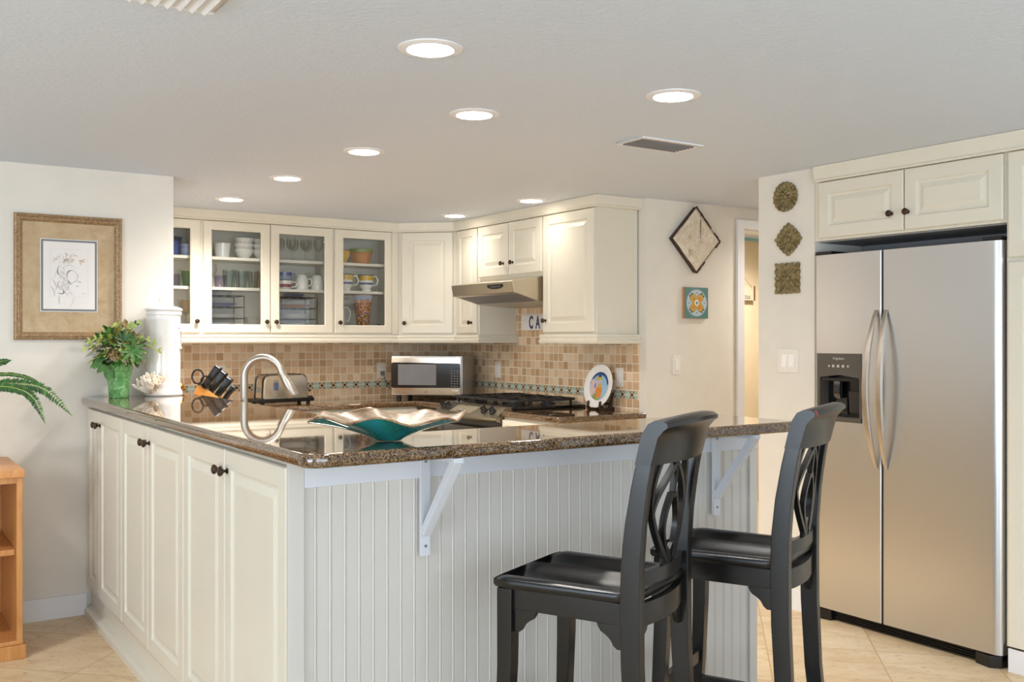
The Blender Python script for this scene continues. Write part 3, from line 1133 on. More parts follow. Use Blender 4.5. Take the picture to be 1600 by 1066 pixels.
# ------------------------------------------------------------------ bar stools (local: seat faces +y)
def make_stool(label, loc, rz):
    t = thing('bar_stool', label, 'bar stool', loc, rz, 'black wooden bar stools at the granite bar')
    ZS = 0.735

    def hw(y):     # half width of the seat along its depth
        return 0.178 + 0.016 * (y + 0.19) / 0.38

    # seat: saddle with two hollows
    nu, nv = 41, 33
    def top(u, v):
        sx, sy = u * 2 - 1, v * 2 - 1
        y = sy * 0.198
        # rounded-corner outline
        k = 1 - 0.055 * max(0, abs(sy) - 0.72) ** 2 / 0.0784
        x = sx * hw(y) * k
        yy = y * (1 - 0.03 * max(0, abs(sx) - 0.72) ** 2 / 0.0784)
        e = min(1.0, (1 - abs(sx)) / 0.16)
        e2 = min(1.0, max(0.0, (0.93 - sy * 0.86)) / 0.5)
        well = -0.026 * math.sin(PI * min(1, (abs(sx)) / 0.82)) ** 1.2 * min(1, max(0.0, (sy + 0.95) / 0.25)) if abs(sx) < 0.82 else 0
        mid = 0.008 * math.exp(-(sx / 0.22) ** 2)
        drop = -0.010 * max(0, (sy - 0.82) / 0.18) ** 2 - 0.004 * max(0, (abs(sx) - 0.9) / 0.1) ** 2 - 0.004 * max(0, (-sy - 0.9) / 0.1) ** 2
        return (x, yy, ZS + well + mid * 0.4 + drop - 0.003)
    b = MB()
    g = b.grid(top, nu, nv)
    rim = [g[0][i] for i in range(nu)] + [g[j][-1] for j in range(1, nv)] + [g[-1][i] for i in range(nu - 2, -1, -1)] + [g[j][0] for j in range(nv - 2, 0, -1)]
    prev = rim
    for ins, z in ((1.012, ZS - 0.010), (1.012, ZS - 0.024), (0.99, ZS - 0.031)):
        cur = []
        for v in rim:
            cur.append(b.v((v.co.x * ins, v.co.y * ins, z)))
        for i in range(len(rim)):
            j = (i + 1) % len(rim)
            b.f([prev[i], prev[j], cur[j], cur[i]])
        prev = cur
    b.f(prev)
    b.build('seat', M['stool'], t, ang=80)
    # rear legs running up into the back stiles
    sp = [(0.0, -0.245), (0.15, -0.222), (0.35, -0.200), (0.55, -0.190), (0.70, -0.188), (0.80, -0.190), (0.90, -0.199), (0.99, -0.213), (1.055, -0.226)]
    for s in (-1, 1):
        b = MB()
        pts = [(s * 0.166, y, z) for z, y in sp]
        b.sweep(pts, [0.036, 0.036, 0.036, 0.036, 0.036, 0.036, 0.034, 0.033, 0.032], [0.042, 0.044, 0.047, 0.050, 0.052, 0.050, 0.047, 0.043, 0.040], (0, 1, 0))
        b.build('leg', M['stool'], t, bevel=0.003, ang=30)
    # front legs
    for s in (-1, 1):
        b = MB()
        pts = [(s * (0.168 + dx), 0.160 + dy, z) for z, dx, dy in ((0.0, 0.030, 0.045), (0.12, 0.016, 0.026), (0.30, 0.004, 0.010), (0.50, 0, 0.002), (0.7035, 0, 0))]
        b.sweep(pts, [0.032, 0.034, 0.038, 0.042, 0.045], [0.032, 0.034, 0.038, 0.042, 0.045], (0, 1, 0))
        b.build('leg', M['stool'], t, bevel=0.003, ang=30)
    # aprons with scrolled corner brackets
    def scroll(s0, s1):
        # bracket outline along the apron: (along, z)
        return [(0, 0.655), (0, 0.590), (0.012, 0.590), (0.022, 0.598), (0.030, 0.612), (0.042, 0.622), (0.056, 0.630), (0.064, 0.642), (0.068, 0.655)]
    for s in (-1, 1):
        b = MB()
        b.box(s * 0.170 - 0.009, s * 0.170 + 0.009, -0.165, 0.140, 0.650, 0.7035)
        for y0, d in ((0.138, -1), (-0.164, 1)):
            b.prism([(y0 + d * a, z) for a, z in scroll(0, 0)], s * 0.170 - 0.007, s * 0.170 + 0.007, 'yz')
        b.build('side_apron', M['stool'], t, bevel=0.0015)
    b = MB()
    b.box(-0.148, 0.148, 0.158, 0.176, 0.650, 0.7035)
    for x0, d in ((-0.147, 1), (0.147, -1)):
        b.prism([(x0 + d * a, z) for a, z in scroll(0, 0)], 0.160, 0.174, 'xz')
    b.build('front_apron', M['stool'], t, bevel=0.0015)
    def bow(x, y, d):
        return y - d * (1 - (x / 0.15) ** 2)
    def bowed(z0, z1, y, d, th, name, hwid=0.152):
        b = MB()
        xs = [-hwid + 2 * hwid * i / 14 for i in range(15)]
        b.rings([[(x, bow(x, y, d) - th / 2, z0), (x, bow(x, y, d) + th / 2, z0), (x, bow(x, y, d) + th / 2, z1), (x, bow(x, y, d) - th / 2, z1)] for x in xs])
        return b.build(name, M['stool'], t, bevel=0.0015, ang=50)
    bowed(0.642, 0.700, -0.188, 0.022, 0.020, 'rear_apron')
    for s in (-1, 1):
        b = MB()
        b.prism([(s * (0.149 - a), z - 0.006) for a, z in scroll(0, 0)], -0.196, -0.182, 'xz')
        b.build('corner_bracket', M['stool'], t)
    bowed(0.742, 0.778, -0.190, 0.024, 0.020, 'back_rail')
    # crest rail: curved in plan, rolled over at the top
    b = MB()
    rings = []
    for i in range(21):
        f = i / 20 * 2 - 1
        x = f * 0.186
        by = 0.030 * (1 - f * f)          # middle lies further back
        up = 0.010 * (1 - f * f)
        prof = [(-0.203, 1.046), (-0.211, 1.080), (-0.221, 1.120), (-0.237, 1.146), (-0.255, 1.155), (-0.276, 1.154), (-0.287, 1.147), (-0.287, 1.138), (-0.277, 1.131), (-0.263, 1.115), (-0.253, 1.080), (-0.244, 1.046)]
        rings.append([(x, y - by, z + up * (z - 1.04) * 9) for y, z in prof])
    b.rings(rings)
    b.mat(M['stool'])
    cr = b.build('crest_rail', M['stool'], t, ang=50)
    # pierced splat: interlaced long loops between back rail and crest
    def yz(x, z):
        f = (z - 0.76) / 0.30
        y = -0.191 - 0.010 * f - 0.016 * f * f
        return y - 0.024 * (1 - (x / 0.15) ** 2)
    b = MB()
    def strap(pts, wid):
        n = len(pts)
        rings = []
        for i in range(n):
            x, z = pts[i]
            x0, z0 = pts[max(i - 1, 0)]
            x1, z1 = pts[min(i + 1, n - 1)]
            dx, dz = x1 - x0, z1 - z0
            L = math.hypot(dx, dz) or 1
            nx, nz = -dz / L * wid / 2, dx / L * wid / 2
            th = 0.0075
            rings.append([(x + nx, yz(x, z) - th, z + nz), (x - nx, yz(x, z) - th, z - nz), (x - nx, yz(x, z) + th, z - nz), (x + nx, yz(x, z) + th, z + nz)])
        b.rings(rings)
    N = 26
    zb, zt = 0.772, 1.060
    def lens(c, a, z0, z1, s, p=1.0):
        return [(c + s * a * math.sin(PI * (i / N) ** p), z0 + (z1 - z0) * i / N) for i in range(N + 1)]
    for s in (-1, 1):
        strap([(s * 0.112 * math.sin(PI * (0.03 + 0.72 * i / N)), zb + (zt - zb) * i / N) for i in range(N + 1)], 0.015)                      # outer curves
        strap([(s * 0.106 * math.cos(PI / 2 * 1.17 * i / N), 0.905 + (zt - 0.905) * i / N) for i in range(N + 1)], 0.014)                # crossing straps
        strap([(s * (0.010 + 0.036 * math.sin(PI * i / N)), zb + 0.02 + 0.165 * i / N) for i in range(N + 1)], 0.013)                    # inner leaf
    strap([(0, 0.945 + 0.075 * i / N) for i in range(N + 1)], 0.013)
    b.prism([(-0.040, 0.772), (-0.038, 0.80), (-0.02, 0.825), (0, 0.81), (0.02, 0.825), (0.038, 0.80), (0.040, 0.772)], -0.221, -0.209, 'xz')
    b.build('splat', M['stool'], t, smooth=False)
    # foot rails
    b = MB()
    b.box(-0.152, 0.152, 0.158, 0.180, 0.300, 0.340)
    b.build('foot_rail', M['stool'], t, bevel=0.003)
    for s in (-1, 1):
        b = MB()
        b.sweep([(s * 0.170, -0.198, 0.235), (s * 0.170, 0.165, 0.235)], 0.018, 0.034)
        b.build('side_stretcher', M['stool'], t, bevel=0.002)
    b = MB()
    b.box(-0.150, 0.150, -0.212, -0.194, 0.250, 0.284)
    b.build('rear_stretcher', M['stool'], t, bevel=0.002)
    return t, cr


st1, cr1 = make_stool('black wooden bar stool with pierced back, between the two bar brackets', (0.727, -0.195, 0), R(26))
st2, cr2 = make_stool('black wooden bar stool with red scuff on its back, nearest the refrigerator', (1.306, -0.155, 0), R(26))
b = MB()
b.lathe([(0.0085, 0), (0.0095, 0.006), (0.007, 0.010), (0.002, 0.0115)], 12, 0, 0, 0, axis='y')
o = b.build('paint_scuff', M['redscuff'], cr2, loc=(-0.172, -0.280, 1.144))

# ------------------------------------------------------------------ ceiling fixtures
def downlight(x, y, label, lens, r=0.082, power=36):
    t = thing('recessed_light', label, 'ceiling light', (x, y, ZC), 0, 'recessed ceiling lights')
    b = MB()
    b.lathe([(r * 0.80, -0.0005), (r * 0.82, -0.007), (r * 0.94, -0.008), (r * 1.13, -0.003), (r * 1.14, -0.0005)], 40, cap0=False, cap1=False)
    b.build('trim_ring', M['white'], t)
    MB().lathe([(r * 0.80, -0.002), (r * 0.72, -0.005), (r * 0.4, -0.0075), (0.002, -0.0085)], 40, cap0=False).build('lens', lens, t)
    d = bpy.data.lights.new('downlight_beam', 'SPOT')
    d.energy = power
    d.spot_size, d.spot_blend = R(156), 1.0
    d.shadow_soft_size = 0.06
    d.color = (1.0, 0.925, 0.85) if lens is not M['lamp_neutral'] else (1.0, 0.98, 0.96)
    o = bpy.data.objects.new('downlight_beam', d)
    COL.objects.link(o)
    o.parent = t
    o.location = (0, 0, -0.03)
    return t


LW, LN = M['lamp_warm'], M['lamp_neutral']
downlight(0.462, 0.215, 'round recessed light, largest, nearest the bar corner', LN, 0.083)
downlight(1.42, 0.231, 'round recessed light nearest the metal air vent', LN, 0.083, power=15)
downlight(0.998, 0.847, 'round recessed light with a yellowish ring, second of the long row', LW, power=44)
downlight(0.967, 1.732, 'round recessed light third in the long row towards the glass cabinets', LW, power=92)
downlight(0.949, 2.619, 'round recessed light fourth in the long row towards the glass cabinets', LW, power=92)
downlight(0.95, 3.541, 'round recessed light at the far end of the row, above the glass cabinets', LW, power=92)
downlight(2.455, 3.47, 'small round recessed light by the corner wall cabinet', M['lamp_soft'], power=9)
downlight(2.47, 2.59, 'small round recessed light just in front of the end wall cabinet', M['lamp_soft'], power=5)
downlight(-1.15, 1.75, 'unseen recessed light added over the sitting side, in front of the bookcase', LN, power=42)  # out-of-view lamp added to lift the low picture wall and nearby floor
downlight(4.15, 1.70, 'round recessed light in the side passage, behind the medallion wall', LW)
downlight(5.0, 2.85, 'unseen recessed light added in the room beyond the doorway', LW, power=80)  # hidden lamp added to brighten what shows through the doorway

t = thing('air_vent', 'rectangular white ceiling air vent with dark open slats', 'air vent', (1.95, 0.885, ZC))
b = MB()
b.box(-0.175, 0.175, -0.092, -0.068, -0.007, 0).box(-0.175, 0.175, 0.068, 0.092, -0.007, 0).box(-0.175, -0.150, -0.068, 0.068, -0.007, 0).box(0.150, 0.175, -0.068, 0.068, -0.007, 0)
b.build('frame', M['white'], t, bevel=0.002)
MB().box(-0.150, 0.150, -0.068, 0.068, -0.0012, 0).build('backing', M['dark'], t, smooth=False)
for i in range(6):
    MB().sweep([(-0.150, -0.055 + i * 0.022, -0.006), (0.150, -0.055 + i * 0.022, -0.006)], 0.016, 0.002, (0, 0.75, 1)).build('slat', M['grey'], t, smooth=False)
t = thing('return_vent', 'white slatted ceiling vent cut off by the top edge of the view', 'air vent', (-0.30, 0.11, ZC))
MB().box(-0.06, 0.13, -0.40, 0.125, -0.0012, 0).build('backing', M['dark'], t, smooth=False)
b = MB()
b.box(-0.16, 0.15, 0.125, 0.150, -0.006, 0).box(0.13, 0.15, -0.40, 0.125, -0.006, 0)
b.build('frame', M['white'], t, bevel=0.002)
for i in range(8):
    MB().sweep([(0.112 - i * 0.03, -0.40, -0.012), (0.112 - i * 0.03, 0.125, -0.012)], 0.024, 0.002, (0.6, 0, 1)).build('slat', M['white'], t, smooth=False)

# ------------------------------------------------------------------ range hood and range
t = thing('range_hood', 'stainless steel under-cabinet range hood with black button strip', 'range hood', (XW, 3.490, 0), R(-90))
HWD = 0.745
b = MB()
# side outline (depth from wall outward = -y), local y = -(XW - x)
side = [(-0.003, 1.7445), (-0.325, 1.7445), (-0.540, 1.712), (-0.548, 1.706), (-0.534, 1.636), (-0.520, 1.634), (-0.340, 1.585), (-0.003, 1.565)]
b.rings([[(x, y, z) for y, z in side] for x in (0.0, HWD)])
b.build('shell', M['steel_h'], t, bevel=0.004, ang=20)
b = MB()
b.hexa([(0.03, -0.50, 1.6275), (HWD - 0.03, -0.50, 1.6275), (HWD - 0.03, -0.355, 1.588), (0.03, -0.355, 1.588)],
       [(0.03, -0.50, 1.6295), (HWD - 0.03, -0.50, 1.6295), (HWD - 0.03, -0.355, 1.590), (0.03, -0.355, 1.590)])
b.build('filter_panel', M['grey'], t, smooth=False)
b = MB()
pts = [(0.455, 1.693), (0.635, 1.693), (0.635, 1.676), (0.60, 1.667), (0.545, 1.664), (0.49, 1.667), (0.455, 1.676)]
lo = [b.v((x, -0.5475 + (1.706 - z) * 0.2 - 0.003, z)) for x, z in pts]
hi = [b.v((x, -0.5475 + (1.706 - z) * 0.2 + 0.006, z)) for x, z in pts]
b.f(lo)
b.f(hi[::-1])
for i in range(len(pts)):
    j = (i + 1) % len(pts)
    b.f([lo[i], lo[j], hi[j], hi[i]])
sw = b.build('button_strip', M['black'], t)
for i in range(5):
    MB().box(0.505 + i * 0.022, 0.516 + i * 0.022, -0.5495, -0.545, 1.676, 1.684).build('button', M['grey'], sw, smooth=False)

RX = 2.345
t = thing('gas_range', 'stainless slide-in gas range with black cast iron grates', 'range', (RX, 3.464, 0), R(-90))
RW = 0.758
MB().box(0.002, RW - 0.002, 0.012, 0.622, 0.05, 0.895).build('body', M['black'], t, bevel=0.003)
b = MB()
b.box(-0.010, RW + 0.008, 0.06, 0.625, 0.9145, 0.931)
b.build('cooktop', M['black'], t, bevel=0.004)
# bowed control panel
b = MB()
rings = []
for i in range(25):
    f = i / 24 * 2 - 1
    q = 0.060 * (1 - f * f) + 0.012
    e = 1.0 if abs(f) < 0.97 else 0.9
    x = (f * 0.5 + 0.5) * (RW + 0.004) - 0.002
    rings.append([(x, 0.065, 0.935), (x, 0.020, 0.932), (x, -0.030 - q * 0.9, 0.880), (x, -0.044 - q, 0.870), (x, -0.046 - q, 0.860), (x, -0.030 - q * 0.9, 0.846), (x, 0.0, 0.838), (x, 0.065, 0.838)])
b.rings(rings)
cp = b.build('control_panel', M['steel_r'], t, ang=20)


def on_panel(x, s, lift=0.0):
    """point on the sloped face, s from 0 (top) to 1 (bottom)"""
    f = (x / RW) * 2 - 1
    q = 0.060 * (1 - f * f) + 0.012
    y0, z0, y1, z1 = 0.020, 0.932, -0.030 - q * 0.9, 0.880
    n = Vector((0, -(z0 - z1), (y0 - y1))).normalized()
    return Vector((x, y0 + (y1 - y0) * s, z0 + (z1 - z0) * s)) + n * lift, n


b = MB()
q4 = [(0.235, 0.22), (0.500, 0.22), (0.500, 0.85), (0.235, 0.85)]
lo = [b.v(on_panel(x, s, 0.002)[0]) for x, s in ((0.235, .2), (0.30, .2), (0.367, .2), (0.43, .2), (0.50, .2), (0.50, .85), (0.43, .85), (0.367, .85), (0.30, .85), (0.235, .85))]
hi = [b.v(v.co - Vector((0, 0, 0.004))) for v in lo]
b.f(lo)
for i in range(10):
    j = (i + 1) % 10
    b.f([lo[i], lo[j], hi[j], hi[i]])
dp = b.build('display', M['displaygrey'], t)
for r_ in range(3):
    for c_ in range(6):
        p, n = on_panel(0.262 + c_ * 0.042, 0.33 + r_ * 0.19, 0.0025)
        MB().box(p.x - 0.010, p.x + 0.010, p.y - 0.004, p.y + 0.004, p.z - 0.001, p.z + 0.001).build('key', M['button'], dp, smooth=False)
for x in (0.075, 0.150, 0.590, 0.672):
    p, n = on_panel(x, 0.5)
    k = MB()
    k.lathe([(0.024, 0), (0.024, 0.004), (0.019, 0.007), (0.017, 0.022), (0.014, 0.025)], 18)
    k.box(-0.005, 0.005, -0.018, 0.018, 0.024, 0.032)
    o = k.build('knob', M['dark'], t, loc=p)
    o.rotation_euler = n.to_track_quat('Z', 'Y').to_euler()
MB().box(0.006, RW - 0.006, -0.034, 0.012, 0.22, 0.800).build('oven_door', M['g_dark'], t, bevel=0.006)
b = MB()
b.tube([(0.06, -0.032, 0.70), (0.06, -0.062, 0.70), (0.10, -0.068, 0.70), (RW - 0.10, -0.068, 0.70), (RW - 0.06, -0.062, 0.70), (RW - 0.06, -0.032, 0.70)], 0.011, 10)
b.build('oven_handle', M['nickel'], t)
MB().box(0.006, RW - 0.006, -0.028, 0.012, 0.055, 0.21).build('warming_drawer', M['dark'], t, bevel=0.005)
# burners and grates
for x, y in ((0.17, 0.20), (0.17, 0.46), (0.58, 0.20), (0.58, 0.46), (0.375, 0.33)):
    b = MB()
    b.lathe([(0.050, 0), (0.050, 0.006), (0.036, 0.009), (0.036, 0.016), (0.030, 0.018)], 24, x, y, 0.931)
    b.build('burner', M['castiron'], t)
for x0, x1 in ((0.025, 0.265), (0.270, 0.484), (0.489, 0.729)):
    b = MB()
    zt = 0.967
    cx = (x0 + x1) / 2
    def loop(y0, y1, r):
        pts = []
        for (px, py, a0) in ((x1 - r, y1 - r, 0), (x0 + r, y1 - r, 90), (x0 + r, y0 + r, 180), (x1 - r, y0 + r, 270)):
            for k in range(4):
                a = R(a0 + k * 30)
                pts.append((px + r * math.cos(a), py + r * math.sin(a), zt))
        return pts + pts[:1]
    b.sweep(loop(0.085, 0.575, 0.03), 0.015, 0.015)
    b.sweep([(x0 + 0.005, 0.33, zt), (x1 - 0.005, 0.33, zt)], 0.015, 0.015)
    for yc in (0.20, 0.46):
        for dx, dy in ((1, 0), (-1, 0), (0, 1), (0, -1)):
            ex = (x1 - cx - 0.006) if dx else 0
            ey = 0.115
            b.sweep([(cx + dx * ex, yc + dy * ey, zt), (cx + dx * ex * 0.6, yc + dy * ey * 0.6, zt + 0.007), (cx + dx * 0.02, yc + dy * 0.02, zt + 0.006)], 0.013, 0.014)
    for fx in (x0 + 0.008, x1 - 0.008):
        for fy in (0.12, 0.33, 0.54):
            b.box(fx - 0.006, fx + 0.006, fy - 0.006, fy + 0.006, 0.9305, zt)
    b.build('grate', M['castiron'], t, smooth=False)
b = MB()
b.box(-0.004, RW + 0.002, 0.08, 0.60, 0.9146, 0.920)
b.build('side_trim', M['nickel'], t)

# ------------------------------------------------------------------ microwave, outlets, switches
t = thing('microwave', 'stainless countertop microwave with black door, set across the corner', 'microwave', (2.478, 3.912, 0.9145), R(-45))
MB().box(-0.262, 0.262, 0.012, 0.365, 0.030, 0.312).build('housing', M['steel'], t, bevel=0.004)
b = MB()
for x in (-0.22, 0.22):
    for y in (0.05, 0.32):
        b.lathe([(0.018, 0), (0.016, 0.031)], 12, x, y, 0)
b.build('feet', M['dark'], t)
MB().box(-0.258, 0.258, -0.016, 0.012, 0.034, 0.308).build('front', M['chrome'], t, bevel=0.006)
b = MB()
rp = round_poly([(-0.256, 0.084, 0.02), (0.254, 0.088, 0.012), (0.254, 0.262, 0.012), (-0.256, 0.268, 0.02)], 0)
b.prism(rp, -0.019, -0.010, 'xz')
fr = b.build('black_glass', M['black'], t)
MB().box(-0.205, 0.078, -0.0205, -0.018, 0.106, 0.254).build('window', M['grey'], fr, smooth=False)
b = MB()
for r_ in range(7):
    for c_ in range(3):
        x, z = 0.192 + c_ * 0.021, 0.100 + r_ * 0.018
        b.box(x - 0.006, x + 0.006, -0.0202, -0.018, z - 0.003, z + 0.003)
b.build('keypad', M['grey'], fr, smooth=False)
b = MB()
ring = []
b.lathe([(0.0095, 0), (0.0095, 0.002), (0.0075, 0.002), (0.0075, 0.0)], 20, 0.0, -0.016, 0.058, axis='y', cap0=False, cap1=False)
b.lathe([(0.004, 0), (0.004, 0.002)], 12, 0.0, -0.016, 0.058, axis='y')
b.build('emblem', M['grey'], t)
MB().box(0.190, 0.242, -0.018, -0.014, 0.046, 0.072).build('door_button', M['chrome'], t, bevel=0.002)


def wall_plate(name, label, cat, loc, rz, w=0.072, h=0.117, rockers=1, kind='rocker'):
    t = thing(name, label, cat, loc, rz)
    MB().box(-w / 2, w / 2, -0.006, 0, -h / 2, h / 2).build('plate', M['plate_white'], t, bevel=0.002)
    for i in range(rockers):
        cx = (i - (rockers - 1) / 2) * 0.046
        if kind == 'rocker':
            b = MB()
            b.hexa([(cx - 0.016, -0.006, -0.033), (cx + 0.016, -0.006, -0.033), (cx + 0.016, -0.0055, 0.033), (cx - 0.016, -0.0055, 0.033)],
                   [(cx - 0.016, -0.011, -0.033), (cx + 0.016, -0.011, -0.033), (cx + 0.016, -0.007, 0.033), (cx - 0.016, -0.007, 0.033)])
            b.build('rocker', M['pane_white'], t, smooth=False)
        else:
            for cz in (-0.020, 0.020):
                o = MB().lathe([(0.0140, 0), (0.0140, 0.0025)], 18, cx, -0.006, cz, axis='y').build('socket', M['pane_white'], t)
                b = MB()
                b.box(cx - 0.0075, cx - 0.0055, -0.0092, -0.008, cz - 0.002, cz + 0.007).box(cx + 0.0055, cx + 0.0075, -0.0092, -0.008, cz - 0.002, cz + 0.007)
                b.build('slot', M['dark'], o, smooth=False)
    return t


wall_plate('wall_outlet', 'white wall outlet with a grey plug, beside the microwave', 'outlet', (2.365, YB - 0.0112, 1.113), 0, kind='outlet')
wall_plate('wall_outlet', 'white wall outlet on the tiles behind the knife block', 'outlet', (1.155, YB - 0.0112, 1.113), 0, kind='outlet')
wall_plate('light_switch', 'white rocker switch on the tiles above the gas range', 'light switch', (XW - 0.0112, 3.732, 1.126), R(-90))
wall_plate('light_switch', 'white rocker switch on the tiles behind the painted plate', 'light switch', (XW - 0.0112, 2.365, 1.116), R(-90))
wall_plate('light_switch', 'single white switch on the wall below the teal wall tile', 'light switch', (3.229, 2.1348, 1.194), 0)
wall_plate('light_switch', 'double white rocker switch below the three gold medallions', 'light switch', (XW - 0.0002, 1.066, 1.240), R(-90), 0.128, 0.120, 2)
# plug and cord of the microwave
t = thing('power_cord', 'grey plug and cord running from the outlet to the microwave', 'cord', (2.365, YB - 0.018, 1.093))
MB().box(-0.014, 0.014, -0.030, -0.0035, -0.016, 0.016).build('plug', M['grey'], t, bevel=0.005)
b = MB()
b.tube([(0, -0.030, -0.004), (0.002, -0.045, -0.030), (0.010, -0.050, -0.070), (0.028, -0.050, -0.100), (0.055, -0.055, -0.118), (0.09, -0.06, -0.12)], 0.004, 8)
b.build('cable', M['grey'], t)

# ------------------------------------------------------------------ toaster
t = thing('toaster', 'polished chrome long-slot toaster on a black base, behind the faucet', 'toaster', (1.470, 4.10, 0.9145), R(8))
b = MB()
b.box(-0.205, 0.205, -0.085, 0.085, 0.014, 0.040)
b.box(0.20, 0.232, -0.020, 0.020, 0.034, 0.046)
for x in (-0.17, 0.17):
    for y in (-0.06, 0.06):
        b.lathe([(0.014, 0), (0.016, 0.016)], 10, x, y, 0)
b.build('base', M['black'], t, bevel=0.006)
b = MB()
sect = round_poly([(-0.168, 0.040, 0.004), (0.168, 0.040, 0.004), (0.160, 0.196, 0.05), (-0.160, 0.196, 0.05)], 0)
rings = []
for y, s in ((-0.072, 0.955), (-0.064, 0.985), (-0.05, 1.0), (0.05, 1.0), (0.064, 0.985), (0.072, 0.955)):
    rings.append([(x * s, y, 0.040 + (z - 0.040) * (0.97 + 0.03 * (s - 0.955) / 0.045)) for x, z in sect])
b.rings(rings)
b.build('shell', M['chrome'], t, ang=25)
b = MB()
for y in (-0.028, 0.028):
    b.box(-0.125, 0.125, y - 0.012, y + 0.012, 0.1935, 0.1975)
b.build('slots', M['dark'], t, smooth=False)
sect2 = round_poly([(-0.172, 0.040, 0.004), (0.172, 0.040, 0.004), (0.164, 0.201, 0.052), (-0.164, 0.201, 0.052)], 0)
b = MB()
for y in (-0.055, 0.048):
    a = [b.v((x, y, z)) for x, z in sect2]
    c = [b.v((x, y + 0.007, z)) for x, z in sect2]
    a2 = [b.v((x * 0.985, y, 0.040 + (z - 0.040) * 0.985)) for x, z in sect2]
    c2 = [b.v((x * 0.985, y + 0.007, 0.040 + (z - 0.040) * 0.985)) for x, z in sect2]
    n = len(a)
    for i in range(n):
        j = (i + 1) % n
        b.f([a[i], a[j], c[j], c[i]])
        b.f([a[i], a2[i], a2[j], a[j]])
        b.f([c[i], c[j], c2[j], c2[i]])
b.build('end_band', M['dark'], t)
b = MB()
b.rings([[(-0.098 + 0.006 * math.sin(PI * i / 10), -0.0735, 0.055 + 0.0135 * i), (-0.062 + 0.006 * math.sin(PI * i / 10), -0.0735, 0.055 + 0.0135 * i), (-0.062 + 0.006 * math.sin(PI * i / 10), -0.069, 0.055 + 0.0135 * i), (-0.098 + 0.006 * math.sin(PI * i / 10), -0.069, 0.055 + 0.0135 * i)] for i in range(9)])
lv = b.build('control_strip', M['nickel'], t)
MB().box(-0.092, -0.064, -0.082, -0.0735, 0.095, 0.145).build('control_window', M['ink'], lv, bevel=0.002)
MB().lathe([(0.008, 0), (0.007, 0.01)], 12, 0.185, -0.05, 0.085, axis='y').build('dial', M['dark'], t)

# ------------------------------------------------------------------ knife block with knives and scissors
t = thing('knife_block', 'slanted orange wooden knife block beside the faucet', 'knife block', (0.700, 3.165, 0.9145), R(-28))
b = MB()
b.prism([(-0.10, 0.0), (0.06, 0.0), (0.105, 0.085), (-0.035, 0.185), (-0.055, 0.165)], -0.055, 0.055, 'xz')
b.build('block', M['wood_o'], t, bevel=0.003)
ux, uz = 0.582, 0.813      # direction of the handles, square to the slotted face
Rk = Matrix.Translation((0.700, 3.165, 0.9145)) @ Matrix.Rotation(R(-28), 4, 'Z')
k = 0
for row in range(4):
    for col in range(4 if row == 3 else 3):
        s = 0.12 + row * 0.25
        px, pz = -0.035 + 0.14 * s, 0.185 - 0.10 * s
        y = -0.036 + col * (0.024 if row == 3 else 0.036)
        L = (0.135, 0.128, 0.118, 0.095)[row]
        g = 1.25 if row < 3 else 0.85
        kt = thing('kitchen_knife', ('black-handled kitchen knife in the %s row of the orange block' % ('top', 'second', 'third', 'lowest')[row]), 'knife', Rk @ Vector((px, y, pz)), R(-28), 'knives of the %s row in the block' % ('top', 'second', 'third', 'lowest')[row])
        d = Vector((ux, 0, uz))
        b = MB()
        b.sweep([d * 0.002, d * 0.02, d * (L * 0.6), d * (L * 0.92), d * L], [0.013 * g, 0.015 * g, 0.016 * g, 0.016 * g, 0.013 * g], [0.020 * g, 0.022 * g, 0.025 * g, 0.028 * g, 0.026 * g], (-uz, 0, ux))
        b.build('handle', M['black'], kt, bevel=0.003)
        b = MB()
        b.sweep([d * (L * 0.985), d * (L + 0.0015)], 0.011 * g, 0.020 * g, (-uz, 0, ux))
        b.sweep([d * 0.0005, d * 0.006], 0.0135 * g, 0.0205 * g, (-uz, 0, ux))
        b.build('bolster', M['chrome'], kt)
kt = thing('scissors', 'black-handled kitchen scissors stuck in the knife block', 'scissors', Rk @ Vector((-0.040, -0.030, 0.170)), R(-28))
b = MB()
for cx, cz, rx in ((-0.002, 0.060, 0.030), (0.040, 0.030, 0.026)):
    b.tube([(cx + rx * math.cos(a), -0.028, cz + rx * 1.25 * math.sin(a)) for a in [2 * PI * i / 24 for i in range(25)]], 0.0048, 8, (0, 1, 0))
b.tube([(0.0, -0.006, 0.0), (0.004, -0.02, 0.018), (0.006, -0.028, 0.026)], 0.006, 8)
b.build('grips', M['black'], kt)
b = MB()
b.sweep([(-0.004, 0.0, -0.02), (0.002, -0.006, 0.004)], 0.010, 0.004)
b.build('blades', M['chrome'], kt)

# ------------------------------------------------------------------ kitchen faucet and small brass spigot
t = thing('kitchen_faucet', 'tall brushed nickel gooseneck faucet with pull-down spray head', 'faucet', (0.606, 2.275, 0.9145), R(-30))
MB().lathe([(0.030, 0), (0.030, 0.008), (0.024, 0.016), (0.020, 0.06), (0.019, 0.08), (0.0185, 0.10)], 24).build('base', M['nickel'], t)
pts = [(0, 0, 0.09), (0, 0, 0.20)]
rr = 0.088
for i in range(0, 19):
    a = PI - (PI * 0.93) * i / 18
    pts.append((rr + rr * math.cos(a), 0, 0.255 + rr * 1.05 * math.sin(a)))
last = pts[-1]
MB().tube(pts, 0.0175, 20, (0, 1, 0)).build('gooseneck', M['nickel'], t)
d = (Vector(pts[-1]) - Vector(pts[-2])).normalized()
d = (d + Vector((0.28, 0, -0.1))).normalized()
p0 = Vector(last)
b = MB()
b.tube([p0 - d * 0.004, p0 + d * 0.012, p0 + d * 0.016, p0 + d * 0.05, p0 + d * 0.115, p0 + d * 0.122], [0.0195, 0.0195, 0.0188, 0.0225, 0.0285, 0.026], 20, (0, 1, 0))
b.build('spray_head', M['nickel'], t)
